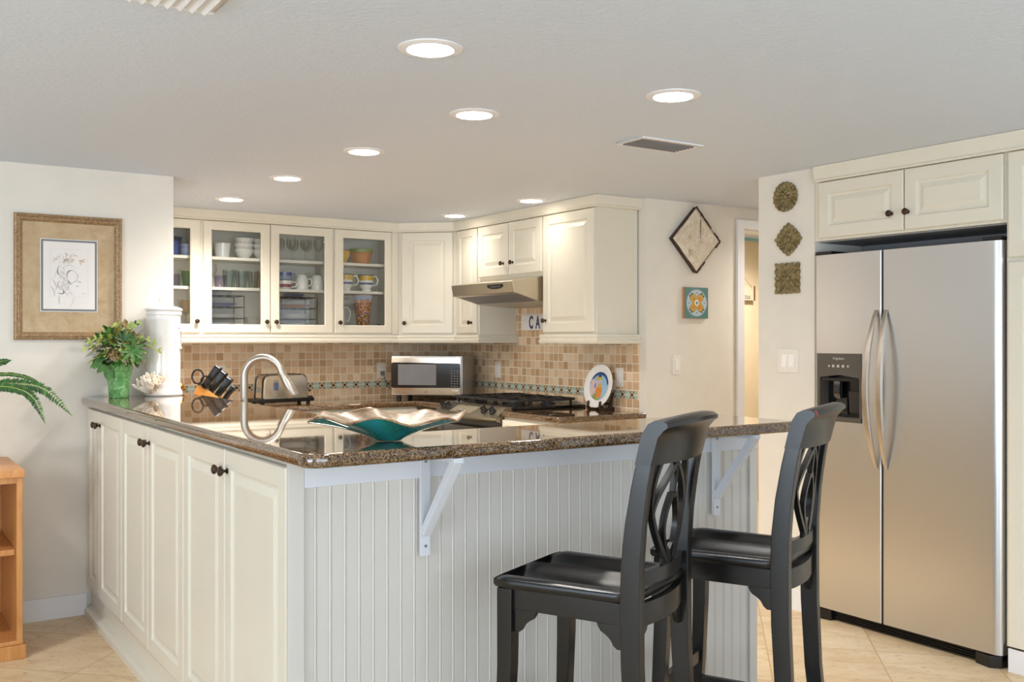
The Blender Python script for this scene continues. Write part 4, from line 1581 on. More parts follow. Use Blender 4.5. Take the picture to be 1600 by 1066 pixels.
MB().tube([(0, -0.016, 0.055), (0, -0.04, 0.06), (0.005, -0.085, 0.075)], [0.010, 0.007, 0.006], 10).build('lever', M['nickel'], t)

t = thing('brass_spigot', 'small aged brass spigot at the wall corner beside the white canister', 'spigot', (0.495, 2.975, 1.0670), R(35))
b = MB()
b.lathe([(0.020, 0), (0.022, 0.004), (0.012, 0.010), (0.010, 0.016), (0.022, 0.026), (0.026, 0.036), (0.022, 0.048), (0.010, 0.056), (0.006, 0.062)], 20)
b.build('body', M['brass'], t)
MB().tube([(0, 0, 0.058), (0.002, 0, 0.072), (-0.008, 0, 0.088), (-0.026, 0, 0.096), (-0.040, 0, 0.097)], [0.005, 0.005, 0.0045, 0.0045, 0.006], 10).build('spout', M['brass'], t)
b = MB()
b.tube([(0.0, 0, 0.036), (-0.030, 0, 0.034)], [0.008, 0.014], 12)
b.tube([(0.0, 0, 0.036), (0.034, 0, 0.020)], [0.006, 0.012], 12)
b.build('handles', M['brass'], t)

# ------------------------------------------------------------------ teal wavy bowl
t = thing('art_glass_bowl', 'wide wavy-rimmed glass bowl, teal outside and gold inside', 'bowl', (0.325, 0.205, ZB1 + 0.0006), R(-12))


def shell(f, v, side):
    a = 2 * PI * f
    base = 0.036
    rim = 0.200 + 0.012 * math.cos(2 * a + 0.4) + 0.010 * math.cos(6 * a)
    r = base + (rim - base) * v
    wave = (0.0085 * math.cos(7 * a + 1.2) + 0.004 * math.cos(3 * a + 0.4)) * v ** 2.5
    z = 0.004 + 0.046 * (1 - (1 - v) ** 1.7) + 0.014 * v ** 3 + wave
    if v < 0.001:
        z = 0.002
    if side:
        z += 0.007 * (1 - 0.25 * v)
    return (r * math.cos(a), r * math.sin(a), z)


NU, NV = 120, 22
b = MB()
g0 = b.grid(lambda f, v: shell(f, v, 0), NU, NV, True)
b.f([g0[0][i] for i in range(NU)][::-1])
b.build('outer_glass', M['teal'], t, ang=80)
b = MB()
g1 = b.grid(lambda f, v: shell(f, v, 1), NU, NV, True)
b.f([g1[0][i] for i in range(NU)])
b.build('inner_glass', M['goldleaf'], t, ang=80)
b = MB()
b.tube([Vector(shell(i / NU, 1, 0)) + Vector((0, 0, 0.003)) for i in range(NU + 1)], 0.0034, 8)
b.build('rim', M['rimgold'], t)

# ------------------------------------------------------------------ painted plate on its easel
t = thing('painted_plate', 'white decorative plate painted with a woman in an orange dress', 'plate', (2.905, 2.475, 0.9145), R(-90))
b = MB()
Tl = Matrix.Translation((0, -0.005, 0.1445)) @ Matrix.Rotation(R(-12), 4, 'X')
b.T = Tl
b.lathe([(0.004, -0.004), (0.075, -0.004), (0.080, -0.008), (0.090, -0.008), (0.134, 0.006), (0.136, 0.009), (0.133, 0.010), (0.092, 0.0005), (0.080, -0.001), (0.004, -0.001)], 56, axis='y')
pl = b.build('dish', M['pane_white'], t)


def patch(mb, pts, d, m):
    mb.mat(m)
    vs = [mb.v((x, -d, z)) for x, z in pts]
    f = mb.f(vs)
    lo = [mb.v((x, -d + 0.0008, z)) for x, z in pts]
    n = len(pts)
    for i in range(n):
        j = (i + 1) % n
        mb.f([vs[i], vs[j], lo[j], lo[i]])


def disc(cx, cz, rx, rz=None, n=20, a0=0, a1=360):
    rz = rz or rx
    return [(cx + rx * math.cos(R(a0 + (a1 - a0) * i / n)), cz + rz * math.sin(R(a0 + (a1 - a0) * i / n))) for i in range(n if a1 - a0 == 360 else n + 1)]


b = MB(Tl)
patch(b, disc(0, 0, 0.089, None, 40), 0.0012, M['sky'])
arc = disc(0, 0, 0.089, None, 20, 15, 165) + disc(0, -0.004, 0.077, None, 20, 165, 15)
patch(b, disc(0, 0, 0.089, None, 20, 10, 170) + [(x, z) for x, z in disc(0, -0.004, 0.078, 0.074, 20, 170, 10)], 0.0017, M['navy'])
patch(b, [(-0.080, -0.035), (-0.080, 0.035), (-0.055, 0.045), (-0.052, 0.030), (-0.012, 0.030), (-0.012, -0.045), (-0.05, -0.07)], 0.0020, M['pinkish'])
patch(b, [(-0.045, -0.012), (-0.045, 0.016), (-0.025, 0.016), (-0.025, -0.012)], 0.0024, M['ltblue'])
patch(b, [(-0.02, -0.075), (-0.024, -0.02), (-0.006, 0.008), (0.018, 0.008), (0.036, -0.02), (0.034, -0.075)], 0.0024, M['orange'])
patch(b, [(-0.006, -0.010), (-0.004, 0.016), (0.020, 0.016), (0.024, -0.010)], 0.0028, M['yellow'])
patch(b, disc(0.006, 0.030, 0.014, 0.017), 0.0028, M['pinkish'])
patch(b, disc(-0.004, 0.050, 0.026, 0.014), 0.0032, M['yellow'])
patch(b, [(-0.016, 0.056), (-0.010, 0.074), (0.010, 0.074), (0.014, 0.056)], 0.0036, M['navy'])
for a in (-60, -30, 0, 30, 60):
    ca, sa = math.sin(R(a)), math.cos(R(a))
    patch(b, [(-0.03 - 0.006 * sa, -0.072), (-0.03 + 0.034 * ca, -0.072 + 0.040 * sa), (-0.03 + 0.006 * sa, -0.072)], 0.0036 + a * 2e-6, M['greenrim'])
patch(b, [(-0.066, -0.058), (-0.03, -0.070), (0.03, -0.082), (0.0, -0.0885), (-0.035, -0.081)], 0.0030, M['greenrim'])
b.build('painting', None, pl, smooth=False)
t = thing('plate_easel', 'dark wooden easel holding the painted plate', 'easel', (2.905, 2.475, 0.9145), R(-90))
for s in (-1, 1):
    b = MB()
    b.prism([(0.075, 0.0), (-0.048, 0.0), (-0.055, 0.012), (-0.050, 0.050), (-0.040, 0.056), (-0.036, 0.046), (-0.036, 0.018), (-0.026, 0.010), (0.020, 0.012), (0.050, 0.10), (0.060, 0.10), (0.050, 0.02), (0.074, 0.012)], s * 0.058 - 0.005, s * 0.058 + 0.005, 'yz')
    b.build('side_frame', M['walnut'], t, bevel=0.0015)
MB().box(-0.055, 0.055, 0.035, 0.045, 0.030, 0.040).build('cross_bar', M['walnut'], t)

# ------------------------------------------------------------------ canister, coral, plant
t = thing('lidded_canister', 'tall white ceramic canister with lid, at the corner of the picture wall', 'canister', (0.372, 2.806, ZB1 + 0.0006))
b = MB()
prof = [(0.088, 0), (0.092, 0.006), (0.090, 0.022), (0.082, 0.034), (0.081, 0.046), (0.0815, 0.375), (0.083, 0.380), (0.081, 0.385), (0.082, 0.400), (0.0865, 0.404), (0.0865, 0.420), (0.083, 0.424)]
b.lathe(prof, 48)
b.build('body', M['pane_white'], t, ang=60)
b = MB()
b.lathe([(0.090, 0.4245), (0.092, 0.430), (0.088, 0.436), (0.070, 0.443), (0.040, 0.452), (0.022, 0.457), (0.012, 0.459)], 48)
b.lathe([(0.010, 0.455), (0.009, 0.464), (0.014, 0.470), (0.020, 0.478), (0.016, 0.487), (0.008, 0.492)], 16, wob=lambda a, z: 1 + 0.25 * math.cos(2 * a))
b.build('lid', M['pane_white'], t, ang=60)
b = MB()
for k in range(3):
    pts = []
    for i in range(17):
        f = i / 16
        th = R(-62 + 58 * f)
        z = 0.255 + 0.020 * k + 0.055 * math.sin(f * PI) - 0.05 * f * (k - 1)
        pts.append((0.0835 * math.cos(th), 0.0835 * math.sin(th), z))
    b.tube(pts, [0.0045 * (0.4 + 0.6 * math.sin(PI * i / 16)) + 0.001 for i in range(17)], 8)
for th, z in ((-30, 0.24), (-22, 0.33), (-40, 0.345)):
    b.lathe([(0.012, -0.006), (0.009, 0.004), (0.002, 0.008)], 12, 0.080 * math.cos(R(th)), 0.080 * math.sin(R(th)), z)
b.build('relief_scrolls', M['pane_white'], t)

rnd = random.Random(11)
t = MB()
def branch(b, p, d, L, r, depth):
    n = 4
    pts = [p]
    dd = d.copy()
    for i in range(n):
        dd = (dd + Vector((rnd.uniform(-.2, .2), rnd.uniform(-.2, .2), rnd.uniform(-.08, .2)))).normalized()
        pts.append(pts[-1] + dd * L / n)
    b.tube(pts, [r * (1 - 0.09 * i) for i in range(n + 1)], 8)
    b.lathe([(r * 0.62, -r * 0.1), (r * 0.5, r * 0.35), (r * 0.2, r * 0.5)], 8, pts[-1].x, pts[-1].y, pts[-1].z)
    if depth > 0:
        for k in range(3):
            q = pts[2 + (k % 2)]
            nd = (dd + Vector((rnd.uniform(-1, 1), rnd.uniform(-1, 1), rnd.uniform(-.2, .8)))).normalized()
            branch(b, q, nd, L * 0.60, r * 0.78, depth - 1)
for i in range(13):
    a = 2 * PI * i / 13 + rnd.uniform(-.2, .2)
    el = rnd.choice((0.02, 0.15, 0.45, 0.85, 1.3))
    dv = Vector((math.cos(a) * math.cos(el), math.sin(a) * math.cos(el), math.sin(el)))
    branch(t, Vector((dv.x * 0.012, dv.y * 0.012, 0.024)), dv, 0.058, 0.0105, 2)
zmin = min(v.co.z for v in t.bm.verts)
for v in t.bm.verts:
    v.co *= 1.12
    if v.co.z < 0.0:
        v.co.z *= 0.001
    v.co.y *= 0.70
o = t.build('coral', M['coral'], None, loc=(0.272, 2.655, ZB1 + 0.001))
tag(o, 'branching piece of white coral standing before the white canister', 'coral')

t = thing('potted_plant', 'bushy mixed green plant in a green glazed pot on the bar', 'plant', (0.140, 2.715, ZB1 + 0.0006))
b = MB()
b.lathe([(0.044, 0), (0.046, 0.004), (0.049, 0.06), (0.058, 0.12), (0.066, 0.158), (0.070, 0.164), (0.066, 0.168), (0.060, 0.160), (0.05, 0.12), (0.004, 0.11)], 36)
b.build('pot', M['greenpot'], t)
MB().lathe([(0.056, 0.128), (0.045, 0.140), (0.003, 0.145)], 24).build('soil', M['barkbrown'], t)


def leaf(b, p, d, L, w, m, curl=0.25, up=Vector((0, 0, 1))):
    b.mat(m)
    d = d.normalized()
    s = d.cross(up)
    if s.length < 1e-3:
        s = Vector((1, 0, 0))
    s.normalize()
    n = s.cross(d).normalized()
    prev = None
    K = 5
    rows = []
    for i in range(K + 1):
        f = i / K
        c = p + d * (L * f) - n * (curl * L * f * f)
        ww = w * math.sin(PI * min(1, f * 0.92 + 0.05)) ** 0.8 * 0.5 if i < K else 0.0005
        rows.append((b.v(c - s * ww + n * ww * 0.25), b.v(c), b.v(c + s * ww + n * ww * 0.25)))
    for a, c in zip(rows, rows[1:]):
        b.f([a[0], a[1], c[1], c[0]])
        b.f([a[1], a[2], c[2], c[1]])


rnd = random.Random(5)
b = MB()
C0 = Vector((0.0, 0.0, 0.235))
lm = [M['leaf1'], M['leaf1'], M['leaf2'], M['leaf1'], M['leaf3'], M['leaf3'], M['leaf4']]
for i in range(430):
    a, zc = rnd.uniform(0, 2 * PI), rnd.uniform(-0.55, 1)
    rr = math.sqrt(1 - zc * zc)
    dv = Vector((rr * math.cos(a), rr * math.sin(a), zc))
    rad = rnd.uniform(0.35, 1.0)
    p = C0 + Vector((dv.x * 0.118, dv.y * 0.105, dv.z * 0.105)) * rad
    p.x = min(p.x, 0.088)
    if p.z < 0.150 and math.hypot(p.x, p.y) < 0.075:
        p.z = 0.165
    dd = (dv + Vector((rnd.uniform(-.7, .7), rnd.uniform(-.7, .7), rnd.uniform(-.3, .5)))).normalized()
    m = rnd.choice(lm)
    if dv.z > 0.55 and dv.x > 0 and rnd.random() < 0.6:
        m = rnd.choice((M['leaf3'], M['leaf4']))
    L = rnd.uniform(0.028, 0.058)
    leaf(b, p, dd, L, L * rnd.uniform(0.32, 0.55), m, rnd.uniform(0.0, 0.5))
# long star-like leaves in front
for a in range(0, 360, 45):
    dv = Vector((math.cos(R(a)), -0.45, math.sin(R(a)) * 0.8))
    leaf(b, Vector((0.035, -0.125, 0.225)), dv, 0.062, 0.018, M['leaf1'], 0.2, Vector((0, -1, 0.3)))
for a in range(0, 180, 36):
    dv = Vector((math.cos(R(a + 10)), -0.2, math.sin(R(a + 10))))
    leaf(b, Vector((0.0, -0.10, 0.275)), dv, 0.058, 0.014, M['leaf2'], 0.15, Vector((0, -1, 0.3)))
for i in range(46):
    a = rnd.uniform(0, 2 * PI)
    p = Vector((0.062 * math.cos(a), 0.062 * math.sin(a), 0.168 + rnd.uniform(0, 0.02)))
    L = rnd.uniform(0.03, 0.05)
    leaf(b, p, Vector((math.cos(a), math.sin(a), rnd.uniform(-0.7, 0.3))), L, L * 0.5, rnd.choice((M['leaf1'], M['leaf2'], M['leaf3'])), 0.35)
# drooping broad leaves at the left
for (px, pz, dx, dz, L) in ((-0.085, 0.20, -0.5, -0.7, 0.085), (-0.065, 0.165, -0.7, -0.6, 0.075), (-0.07, 0.155, 0.1, -1, 0.08), (-0.05, 0.145, -0.1, -1, 0.07), (-0.10, 0.175, -0.6, -0.4, 0.06), (-0.055, 0.12, -0.1, -1, 0.045)):
    leaf(b, Vector((px, -0.055, pz)), Vector((dx, -0.2, dz)), L * 0.85, L * 0.40, M['leaf1'] if dx else M['leaf2'], 0.1, Vector((0, -1, 0.2)))
b.build('foliage', None, t, smooth=True)
b = MB()
for dx, dz, L in ((-1, 0.15, 0.17), (-0.9, 0.4, 0.16), (1, 0.1, 0.17), (0.9, 0.35, 0.16), (0.5, 1.0, 0.17), (0.35, 1.0, 0.15)):
    d = Vector((dx, -0.25, dz)).normalized()
    p = Vector((0, -0.03, 0.23))
    pts = [p + d * L * f + Vector((0, 0, 0.03 * math.sin(PI * f) - 0.02 * f * f)) for f in (0, .2, .4, .6, .8, 1)]
    b.mat(M['leaf3'])
    b.tube(pts, 0.0014, 5)
    for i, q in enumerate(pts[3:]):
        for s in (-1, 1):
            leaf(b, q, d + Vector((0, 0, 0.9 * s)), 0.022, 0.011, M['leaf3'] if dx * (i + 1) != 1 else M['leaf2'], 0.1, Vector((0, -1, 0)))
b.build('tendrils', None, t)
b = MB()
for i in range(46):
    a, q = rnd.uniform(0, 2 * PI), rnd.random() ** 0.5
    x, y = q * math.cos(a) * 0.03, q * math.sin(a) * 0.026
    b.lathe([(0.004, 0), (0.0045, 0.004), (0.001, 0.007)], 6, -0.038 + x, -0.108 - 0.014 * (1 - q * q), 0.205 + y)
b.build('seed_head', M['leaf4'], t)

# ------------------------------------------------------------------ bookcase and fern
t = thing('bookcase', 'open orange wooden bookcase at the left edge of the view', 'bookcase', (-0.318, 2.336, 0))
BWd = 0.80
b = MB()
b.box(-BWd, 0.0, -0.004, 0.556, 0.765, 0.797)
b.build('top', M['wood'], t, bevel=0.003)
for x0 in (-0.030, -BWd + 0.006):
    MB().box(x0, x0 + 0.024, 0.006, 0.55, 0.075, 0.765).build('side_panel', M['wood'], t, bevel=0.002)
b = MB()
b.box(-BWd, 0.006, -0.010, 0.556, 0.0, 0.060)
b.box(-BWd + 0.004, -0.004, 0.0, 0.55, 0.060, 0.078)
b.build('plinth', M['wood'], t, bevel=0.003)
MB().box(-BWd + 0.030, -0.030, 0.54, 0.552, 0.078, 0.765).build('back_panel', M['wood'], t, smooth=False)
MB().box(-BWd + 0.031, -0.031, 0.05, 0.539, 0.430, 0.455).build('shelf', M['wood'], t, bevel=0.002)
MB().box(-BWd + 0.030, -0.030, 0.010, 0.030, 0.740, 0.765).build('top_rail', M['wood'], t)

t = thing('potted_fern', 'trailing fern in a white pot on the orange bookcase', 'plant', (-0.60, 2.56, 0.7976))
b = MB()
b.lathe([(0.085, 0), (0.090, 0.005), (0.115, 0.20), (0.135, 0.27), (0.140, 0.285), (0.132, 0.288), (0.115, 0.26), (0.004, 0.25)], 36)
b.build('pot', M['pane_white'], t)


def frond(pts, wmax, seed):
    rnd = random.Random(seed)
    P = [Vector(p) for p in pts]
    # resample with Catmull-Rom
    Q = []
    for i in range(len(P) - 1):
        p0, p1, p2, p3 = P[max(i - 1, 0)], P[i], P[i + 1], P[min(i + 2, len(P) - 1)]
        for k in range(14):
            u = k / 14
            Q.append(0.5 * ((2 * p1) + (p2 - p0) * u + (2 * p0 - 5 * p1 + 4 * p2 - p3) * u * u + (3 * p1 - p0 - 3 * p2 + p3) * u ** 3))
    Q.append(P[-1])
    b = MB()
    n = len(Q)
    b.mat(M['leaf3'])
    b.tube(Q, [0.0022 * (1 - 0.8 * i / n) + 0.0003 for i in range(n)], 5)
    for i in range(3, n):
        f = i / (n - 1)
        t_ = (Q[i] - Q[i - 1]).normalized()
        side = t_.cross(Vector((0, -0.75, 0.65))).normalized()
        w = wmax * (0.45 + 0.55 * math.sin(PI * min(1, f * 0.8 + 0.12))) * (1.0 if f < 0.8 else max(0.08, (1 - f) / 0.2))
        for s in (-1, 1):
            for h in (0,):
                q = Q[i] - t_ * (Q[i] - Q[i - 1]).length * h
                leaf(b, q, side * s + t_ * 0.45 + Vector((0, rnd.uniform(-.25, .25), rnd.uniform(-.15, .15))), w, 0.0105, M['fern'] if rnd.random() < 0.85 else M['leaf1'], 0.15, Vector((0, -0.75, 0.65)))
    return b.build('frond', None, t)


fp = Vector((-0.60, 2.56, 0.7976))
def fw(*pts):
    return [Vector(p) - fp for p in pts]
frond(fw((-0.60, 2.53, 1.06), (-0.45, 2.50, 1.140), (-0.33, 2.48, 1.155), (-0.22, 2.46, 1.125), (-0.115, 2.44, 1.010)), 0.036, 1)
frond(fw((-0.60, 2.53, 1.06), (-0.47, 2.46, 1.130), (-0.37, 2.42, 1.145), (-0.28, 2.40, 1.10), (-0.232, 2.38, 0.985)), 0.030, 2)
frond(fw((-0.60, 2.56, 1.06), (-0.48, 2.57, 1.17), (-0.37, 2.57, 1.195), (-0.27, 2.57, 1.175), (-0.20, 2.57, 1.125)), 0.014, 3)
frond(fw((-0.60, 2.56, 1.06), (-0.50, 2.58, 1.18), (-0.41, 2.60, 1.24), (-0.335, 2.62, 1.255)), 0.030, 4)
frond(fw((-0.60, 2.56, 1.06), (-0.62, 2.60, 1.22), (-0.70, 2.62, 1.30), (-0.82, 2.62, 1.28)), 0.036, 5)
frond(fw((-0.60, 2.54, 1.06), (-0.72, 2.46, 1.16), (-0.84, 2.40, 1.12), (-0.92, 2.36, 1.0)), 0.036, 6)
frond(fw((-0.60, 2.54, 1.06), (-0.58, 2.42, 1.14), (-0.52, 2.30, 1.12), (-0.50, 2.22, 1.0)), 0.034, 7)
b = MB()
rnd = random.Random(9)
for i in range(26):
    a = rnd.uniform(-0.8, 0.9)
    L = rnd.uniform(0.09, 0.16)
    d = Vector((math.sin(a) + 0.8, rnd.uniform(-.5, .2), 0.9 + rnd.uniform(-.3, .5))).normalized()
    p = Vector((0.08, -0.02, 0.28)) + d * rnd.uniform(0.03, 0.10)
    leaf(b, p, d, L * 0.55, 0.03, rnd.choice((M['leaf3'], M['leaf1'], M['leaf2'])), 0.3)
b.build('broad_leaves', None, t)

# ------------------------------------------------------------------ framed drawing
t = thing('framed_drawing', 'large framed sketch with a wide tan mat on the wall by the bookcase', 'picture', (-0.0495, YP - 0.0005, 1.6475))
w2, h2 = 0.2425, 0.3015
b = MB()
for ins, d in ((0, 0),):
    pass
prof = [(0.0, 0.0), (0.0, 0.016), (0.004, 0.022), (0.010, 0.024), (0.015, 0.020), (0.020, 0.022), (0.026, 0.020), (0.034, 0.012), (0.038, 0.008), (0.038, 0.0)]
prev = None
for ins, d in prof:
    r = [b.v((-w2 + ins, -d, -h2 + ins)), b.v((w2 - ins, -d, -h2 + ins)), b.v((w2 - ins, -d, h2 - ins)), b.v((-w2 + ins, -d, h2 - ins))]
    if prev:
        for i in range(4):
            j = (i + 1) % 4
            b.f([prev[i], prev[j], r[j], r[i]])
    prev = r
b.build('frame', M['framegold'], t, smooth=False)
b = MB()
n = 0
for k in range(46):
    for s in (-1, 1):
        x = -w2 + 0.02 + (2 * w2 - 0.04) * k / 45
        b.lathe([(0.0035, 0), (0.0032, 0.0025), (0.001, 0.004)], 6, x, -0.0205, s * (h2 - 0.0175), axis='y')
for k in range(57):
    for s in (-1, 1):
        z = -h2 + 0.02 + (2 * h2 - 0.04) * k / 56
        b.lathe([(0.0035, 0), (0.0032, 0.0025), (0.001, 0.004)], 6, s * (w2 - 0.0175), -0.0205, z, axis='y')
b.build('beaded_edge', M['framegold'], t)
mt = MB().box(-w2 + 0.036, w2 - 0.036, -0.0085, -0.002, -h2 + 0.036, h2 - 0.036).build('mat_board', M['linen'], t, smooth=False)
b = MB()
ox, oz = 0.0, 0.010
b.mat(M['white']).box(-0.1285 + ox, 0.1285 + ox, -0.0098, -0.0085, -0.1755 + oz, 0.1755 + oz)
b.mat(M['slate']).box(-0.1255 + ox, 0.1255 + ox, -0.0105, -0.0095, -0.1725 + oz, 0.1725 + oz)
b.build('inner_border', None, mt, smooth=False)
pp = MB().box(-0.116 + ox, 0.116 + ox, -0.0115, -0.0100, -0.163 + oz, 0.163 + oz).build('drawing_sheet', M['paper'], t, smooth=False)
b = MB()
D0 = 0.0118


def stroke(pts, w, m, d=D0, seed=0):
    b.mat(m)
    w *= 0.7
    n = len(pts)
    L, Rr = [], []
    for i in range(n):
        x0, z0 = pts[max(i - 1, 0)]
        x1, z1 = pts[min(i + 1, n - 1)]
        l = math.hypot(x1 - x0, z1 - z0) or 1
        ww = w * (0.35 + 0.65 * math.sin(PI * (i + 0.5) / n))
        nx, nz = -(z1 - z0) / l * ww / 2, (x1 - x0) / l * ww / 2
        x, z = pts[i]
        L.append(b.v((x + nx, -d, z + nz)))
        Rr.append(b.v((x - nx, -d, z - nz)))
    for i in range(n - 1):
        b.f([L[i], L[i + 1], Rr[i + 1], Rr[i]])


def curve(x0, z0, x1, z1, bx, bz, n=9):
    return [((1 - f) ** 2 * x0 + 2 * f * (1 - f) * bx + f * f * x1, (1 - f) ** 2 * z0 + 2 * f * (1 - f) * bz + f * f * z1) for f in [i / (n - 1) for i in range(n)]]


rnd = random.Random(3)
# thin plate line, soft washes, hat, face and dress lines
for q in (((-0.085, 0.138), (0.085, 0.138)), ((0.085, 0.138), (0.085, -0.095)), ((0.085, -0.095), (-0.085, -0.095)), ((-0.085, -0.095), (-0.085, 0.138))):
    stroke([q[0], ((q[0][0] + q[1][0]) / 2, (q[0][1] + q[1][1]) / 2), q[1]], 0.0012, M['inkpale'])
for i in range(26):
    x, z = rnd.gauss(-0.03, 0.028), rnd.gauss(0.0, 0.04)
    stroke(curve(x, z, x + rnd.uniform(-.02, .03), z - rnd.uniform(.02, .05), x + rnd.uniform(-.03, .03), z - .02), rnd.uniform(0.003, 0.010), M['inkpale'], D0 + i * 1e-5)
for i in range(30):
    a = rnd.uniform(0, PI)
    x, z = -0.012 + 0.034 * math.cos(a) * rnd.random(), 0.083 + 0.026 * rnd.uniform(-.6, 1)
    stroke(curve(x, z, x + rnd.uniform(-.018, .018), z + rnd.uniform(-.012, .016), x, z + 0.01), rnd.uniform(0.0015, 0.005), rnd.choice((M['inkbrown'], M['inkbrown'], M['inkdark'], M['inkgrey'])), D0 + 4e-4 + i * 1e-5)
for i in range(9):
    x = rnd.choice((-0.07, 0.055)) + rnd.uniform(-.012, .012)
    z = 0.082 + rnd.uniform(-.012, .012)
    stroke(curve(x, z, x + rnd.uniform(.005, .015), z + rnd.uniform(-.01, .01), x, z + .006), 0.005, M['inkbrown'], D0 + 3e-4 + i * 1e-5)
face_l = [(0.012 + 0.024 * math.cos(R(a)), 0.006 + 0.030 * math.sin(R(a))) for a in range(20, 330, 18)]
stroke(face_l, 0.0032, M['inkgrey'], D0 + 9e-4)
stroke(curve(-0.010, 0.010, 0.010, 0.036, -0.012, 0.034), 0.006, M['inkdark'], D0 + 1e-3)
stroke(curve(-0.006, -0.012, 0.012, -0.032, -0.004, -0.030), 0.005, M['inkdark'], D0 + 1e-3)
stroke(curve(0.030, 0.020, 0.038, 0.0, 0.042, 0.014), 0.004, M['inkgrey'], D0 + 1e-3)
stroke(curve(0.040, -0.02, 0.052, -0.024, 0.044, -0.014), 0.004, M['inkdark'], D0 + 1e-3)
stroke(curve(0.030, -0.045, 0.044, -0.042, 0.036, -0.036), 0.004, M['inkgrey'], D0 + 1e-3)
stroke(curve(-0.045, 0.058, -0.046, 0.012, -0.060, 0.03), 0.006, M['inkgrey'], D0 + 1e-3)
stroke(curve(-0.052, 0.035, -0.046, 0.016, -0.056, 0.022), 0.006, M['inkdark'], D0 + 1.1e-3)
stroke(curve(-0.030, 0.045, 0.030, 0.046, 0.0, 0.075), 0.004, M['inkpale'], D0 + 1.1e-3)
stroke(curve(-0.05, -0.075, -0.020, -0.068, -0.030, -0.085), 0.009, M['inkgrey'], D0 + 1e-3)
stroke(curve(-0.030, -0.062, -0.028, -0.078, -0.022, -0.068), 0.006, M['inkdark'], D0 + 1.2e-3)
stroke(curve(-0.01, -0.09, 0.014, -0.088, 0.004, -0.05), 0.005, M['inkpale'], D0 + 1.2e-3)
stroke(curve(0.055, -0.076, 0.072, -0.080, 0.064, -0.068), 0.002, M['inkgrey'], D0 + 1.2e-3)
b.build('sketch_lines', None, pp, smooth=False)

# ------------------------------------------------------------------ wall ornaments
t = thing('tin_panel', 'diamond-hung chipped white tin ceiling panel with rusty edges', 'wall art', (3.366, 2.134, 1.957))
s = 0.203
b = MB()
b.prism([(0, s), (s, 0), (0, -s), (-s, 0)], -0.026, 0.0, 'xz')
b.build('frame', M['rust'], t, bevel=0.002)
b = MB()


def tinz(x, z):
    """embossed relief; u, v along the square's sides"""
    u, v = (x + z) / 1.41421 / 0.136, (z - x) / 1.41421 / 0.136
    h = 0.0
    h += 0.004 * math.exp(-((abs(u) - 0.85) / 0.07) ** 2) + 0.004 * math.exp(-((abs(v) - 0.85) / 0.07) ** 2)
    h += 0.003 * math.exp(-((x - 0.028) / 0.005) ** 2) * (z > 0.0) + 0.003 * math.exp(-((x + 0.028) / 0.005) ** 2) * (z > 0.0)
    h += 0.003 * math.exp(-((z - 0.070) / 0.006) ** 2) * (abs(x) < 0.06)
    r = math.hypot(x, z + 0.05)
    h += 0.005 * math.exp(-(r / 0.026) ** 2)
    th = math.atan2(z + 0.05, x)
    h += 0.0018 * math.cos(7 * th) * math.exp(-((r - 0.055) / 0.028) ** 2)
    return h


K = 70
def tinp(f, v):
    u_, v_ = (f * 2 - 1) * 0.137, (v * 2 - 1) * 0.137
    x, z = (u_ - v_) / 1.41421, (u_ + v_) / 1.41421
    e = min(1, (1 - max(abs(f * 2 - 1), abs(v * 2 - 1))) / 0.03)
    return (x, -0.0265 - e * (0.002 + tinz(x, z)), z)
b.grid(tinp, K, K)
b.build('embossed_sheet', M['tin'], t, ang=80)
b = MB()
for (x0, z0, x1, z1) in ((0, s, s * 0.62, s * 0.38), (s * 0.75, s * 0.25, s, 0), (s, 0, s * 0.8, -s * 0.2), (0, -s, s * 0.35, -s * 0.65), (-s, 0, -s * 0.35, s * 0.65), (-s, 0, 0, -s)):
    k = 8
    pts = []
    for i in range(k + 1):
        f = i / k
        pts.append((x0 + (x1 - x0) * f, -0.0285, z0 + (z1 - z0) * f))
    b.sweep(pts, [0.006 + 0.009 * rnd.random() for _ in pts], 0.003, (0, 1, 0))
b.sweep([(0.030, -0.034, 0.155), (0.030, -0.034, 0.10), (0.028, -0.034, 0.01)], [0.003, 0.005, 0.002], 0.0015, (0, 1, 0))
b.build('rust_chips', M['rust'], t, smooth=False)

t = thing('ceramic_tile', 'teal ceramic wall tile with a mustard flower medallion', 'wall tile', (3.374, 2.134, 1.571))
MB().box(-0.099, 0.099, -0.018, 0, -0.0955, 0.0955).build('backing', M['terra'], t, bevel=0.001)
fc = MB().box(-0.0985, 0.0985, -0.0215, -0.018, -0.095, 0.095).build('glazed_face', M['tealtile'], t, bevel=0.0015)
b = MB()
patch(b, disc(0, 0, 0.088, 0.085, 40), 0.0222, M['ltblue'])
patch(b, disc(0, 0, 0.082, 0.079, 40), 0.0226, M['icegrey'])
fl = []
for i in range(64):
    a = 2 * PI * i / 64
    r = 0.052 + 0.016 * math.cos(4 * (a - PI / 4)) - 0.004 * math.cos(8 * (a - PI / 4))
    fl.append((r * math.cos(a), r * math.sin(a)))
patch(b, [(x * 1.08, z * 1.08) for x, z in fl], 0.0230, M['darkgreen'])
patch(b, fl, 0.0234, M['goldtile'])
for q in range(4):
    a = PI / 4 + q * PI / 2
    patch(b, disc(0.036 * math.cos(a), 0.036 * math.sin(a), 0.012, None, 14), 0.0237, M['ochre'])
    for s_ in (-1, 1):
        patch(b, disc(0.074 * math.cos(a + s_ * 0.14), 0.071 * math.sin(a + s_ * 0.14), 0.005, None, 10), 0.0236, M['darkgreen'])
    patch(b, disc(0.064 * math.cos(q * PI / 2), 0.062 * math.sin(q * PI / 2), 0.007, 0.006, 12), 0.0236, M['ltblue'])
patch(b, disc(0, 0, 0.016, 0.018, 18), 0.0240, M['pane_white'])
patch(b, disc(0, 0, 0.009, 0.011, 16), 0.0243, M['tealtile'])
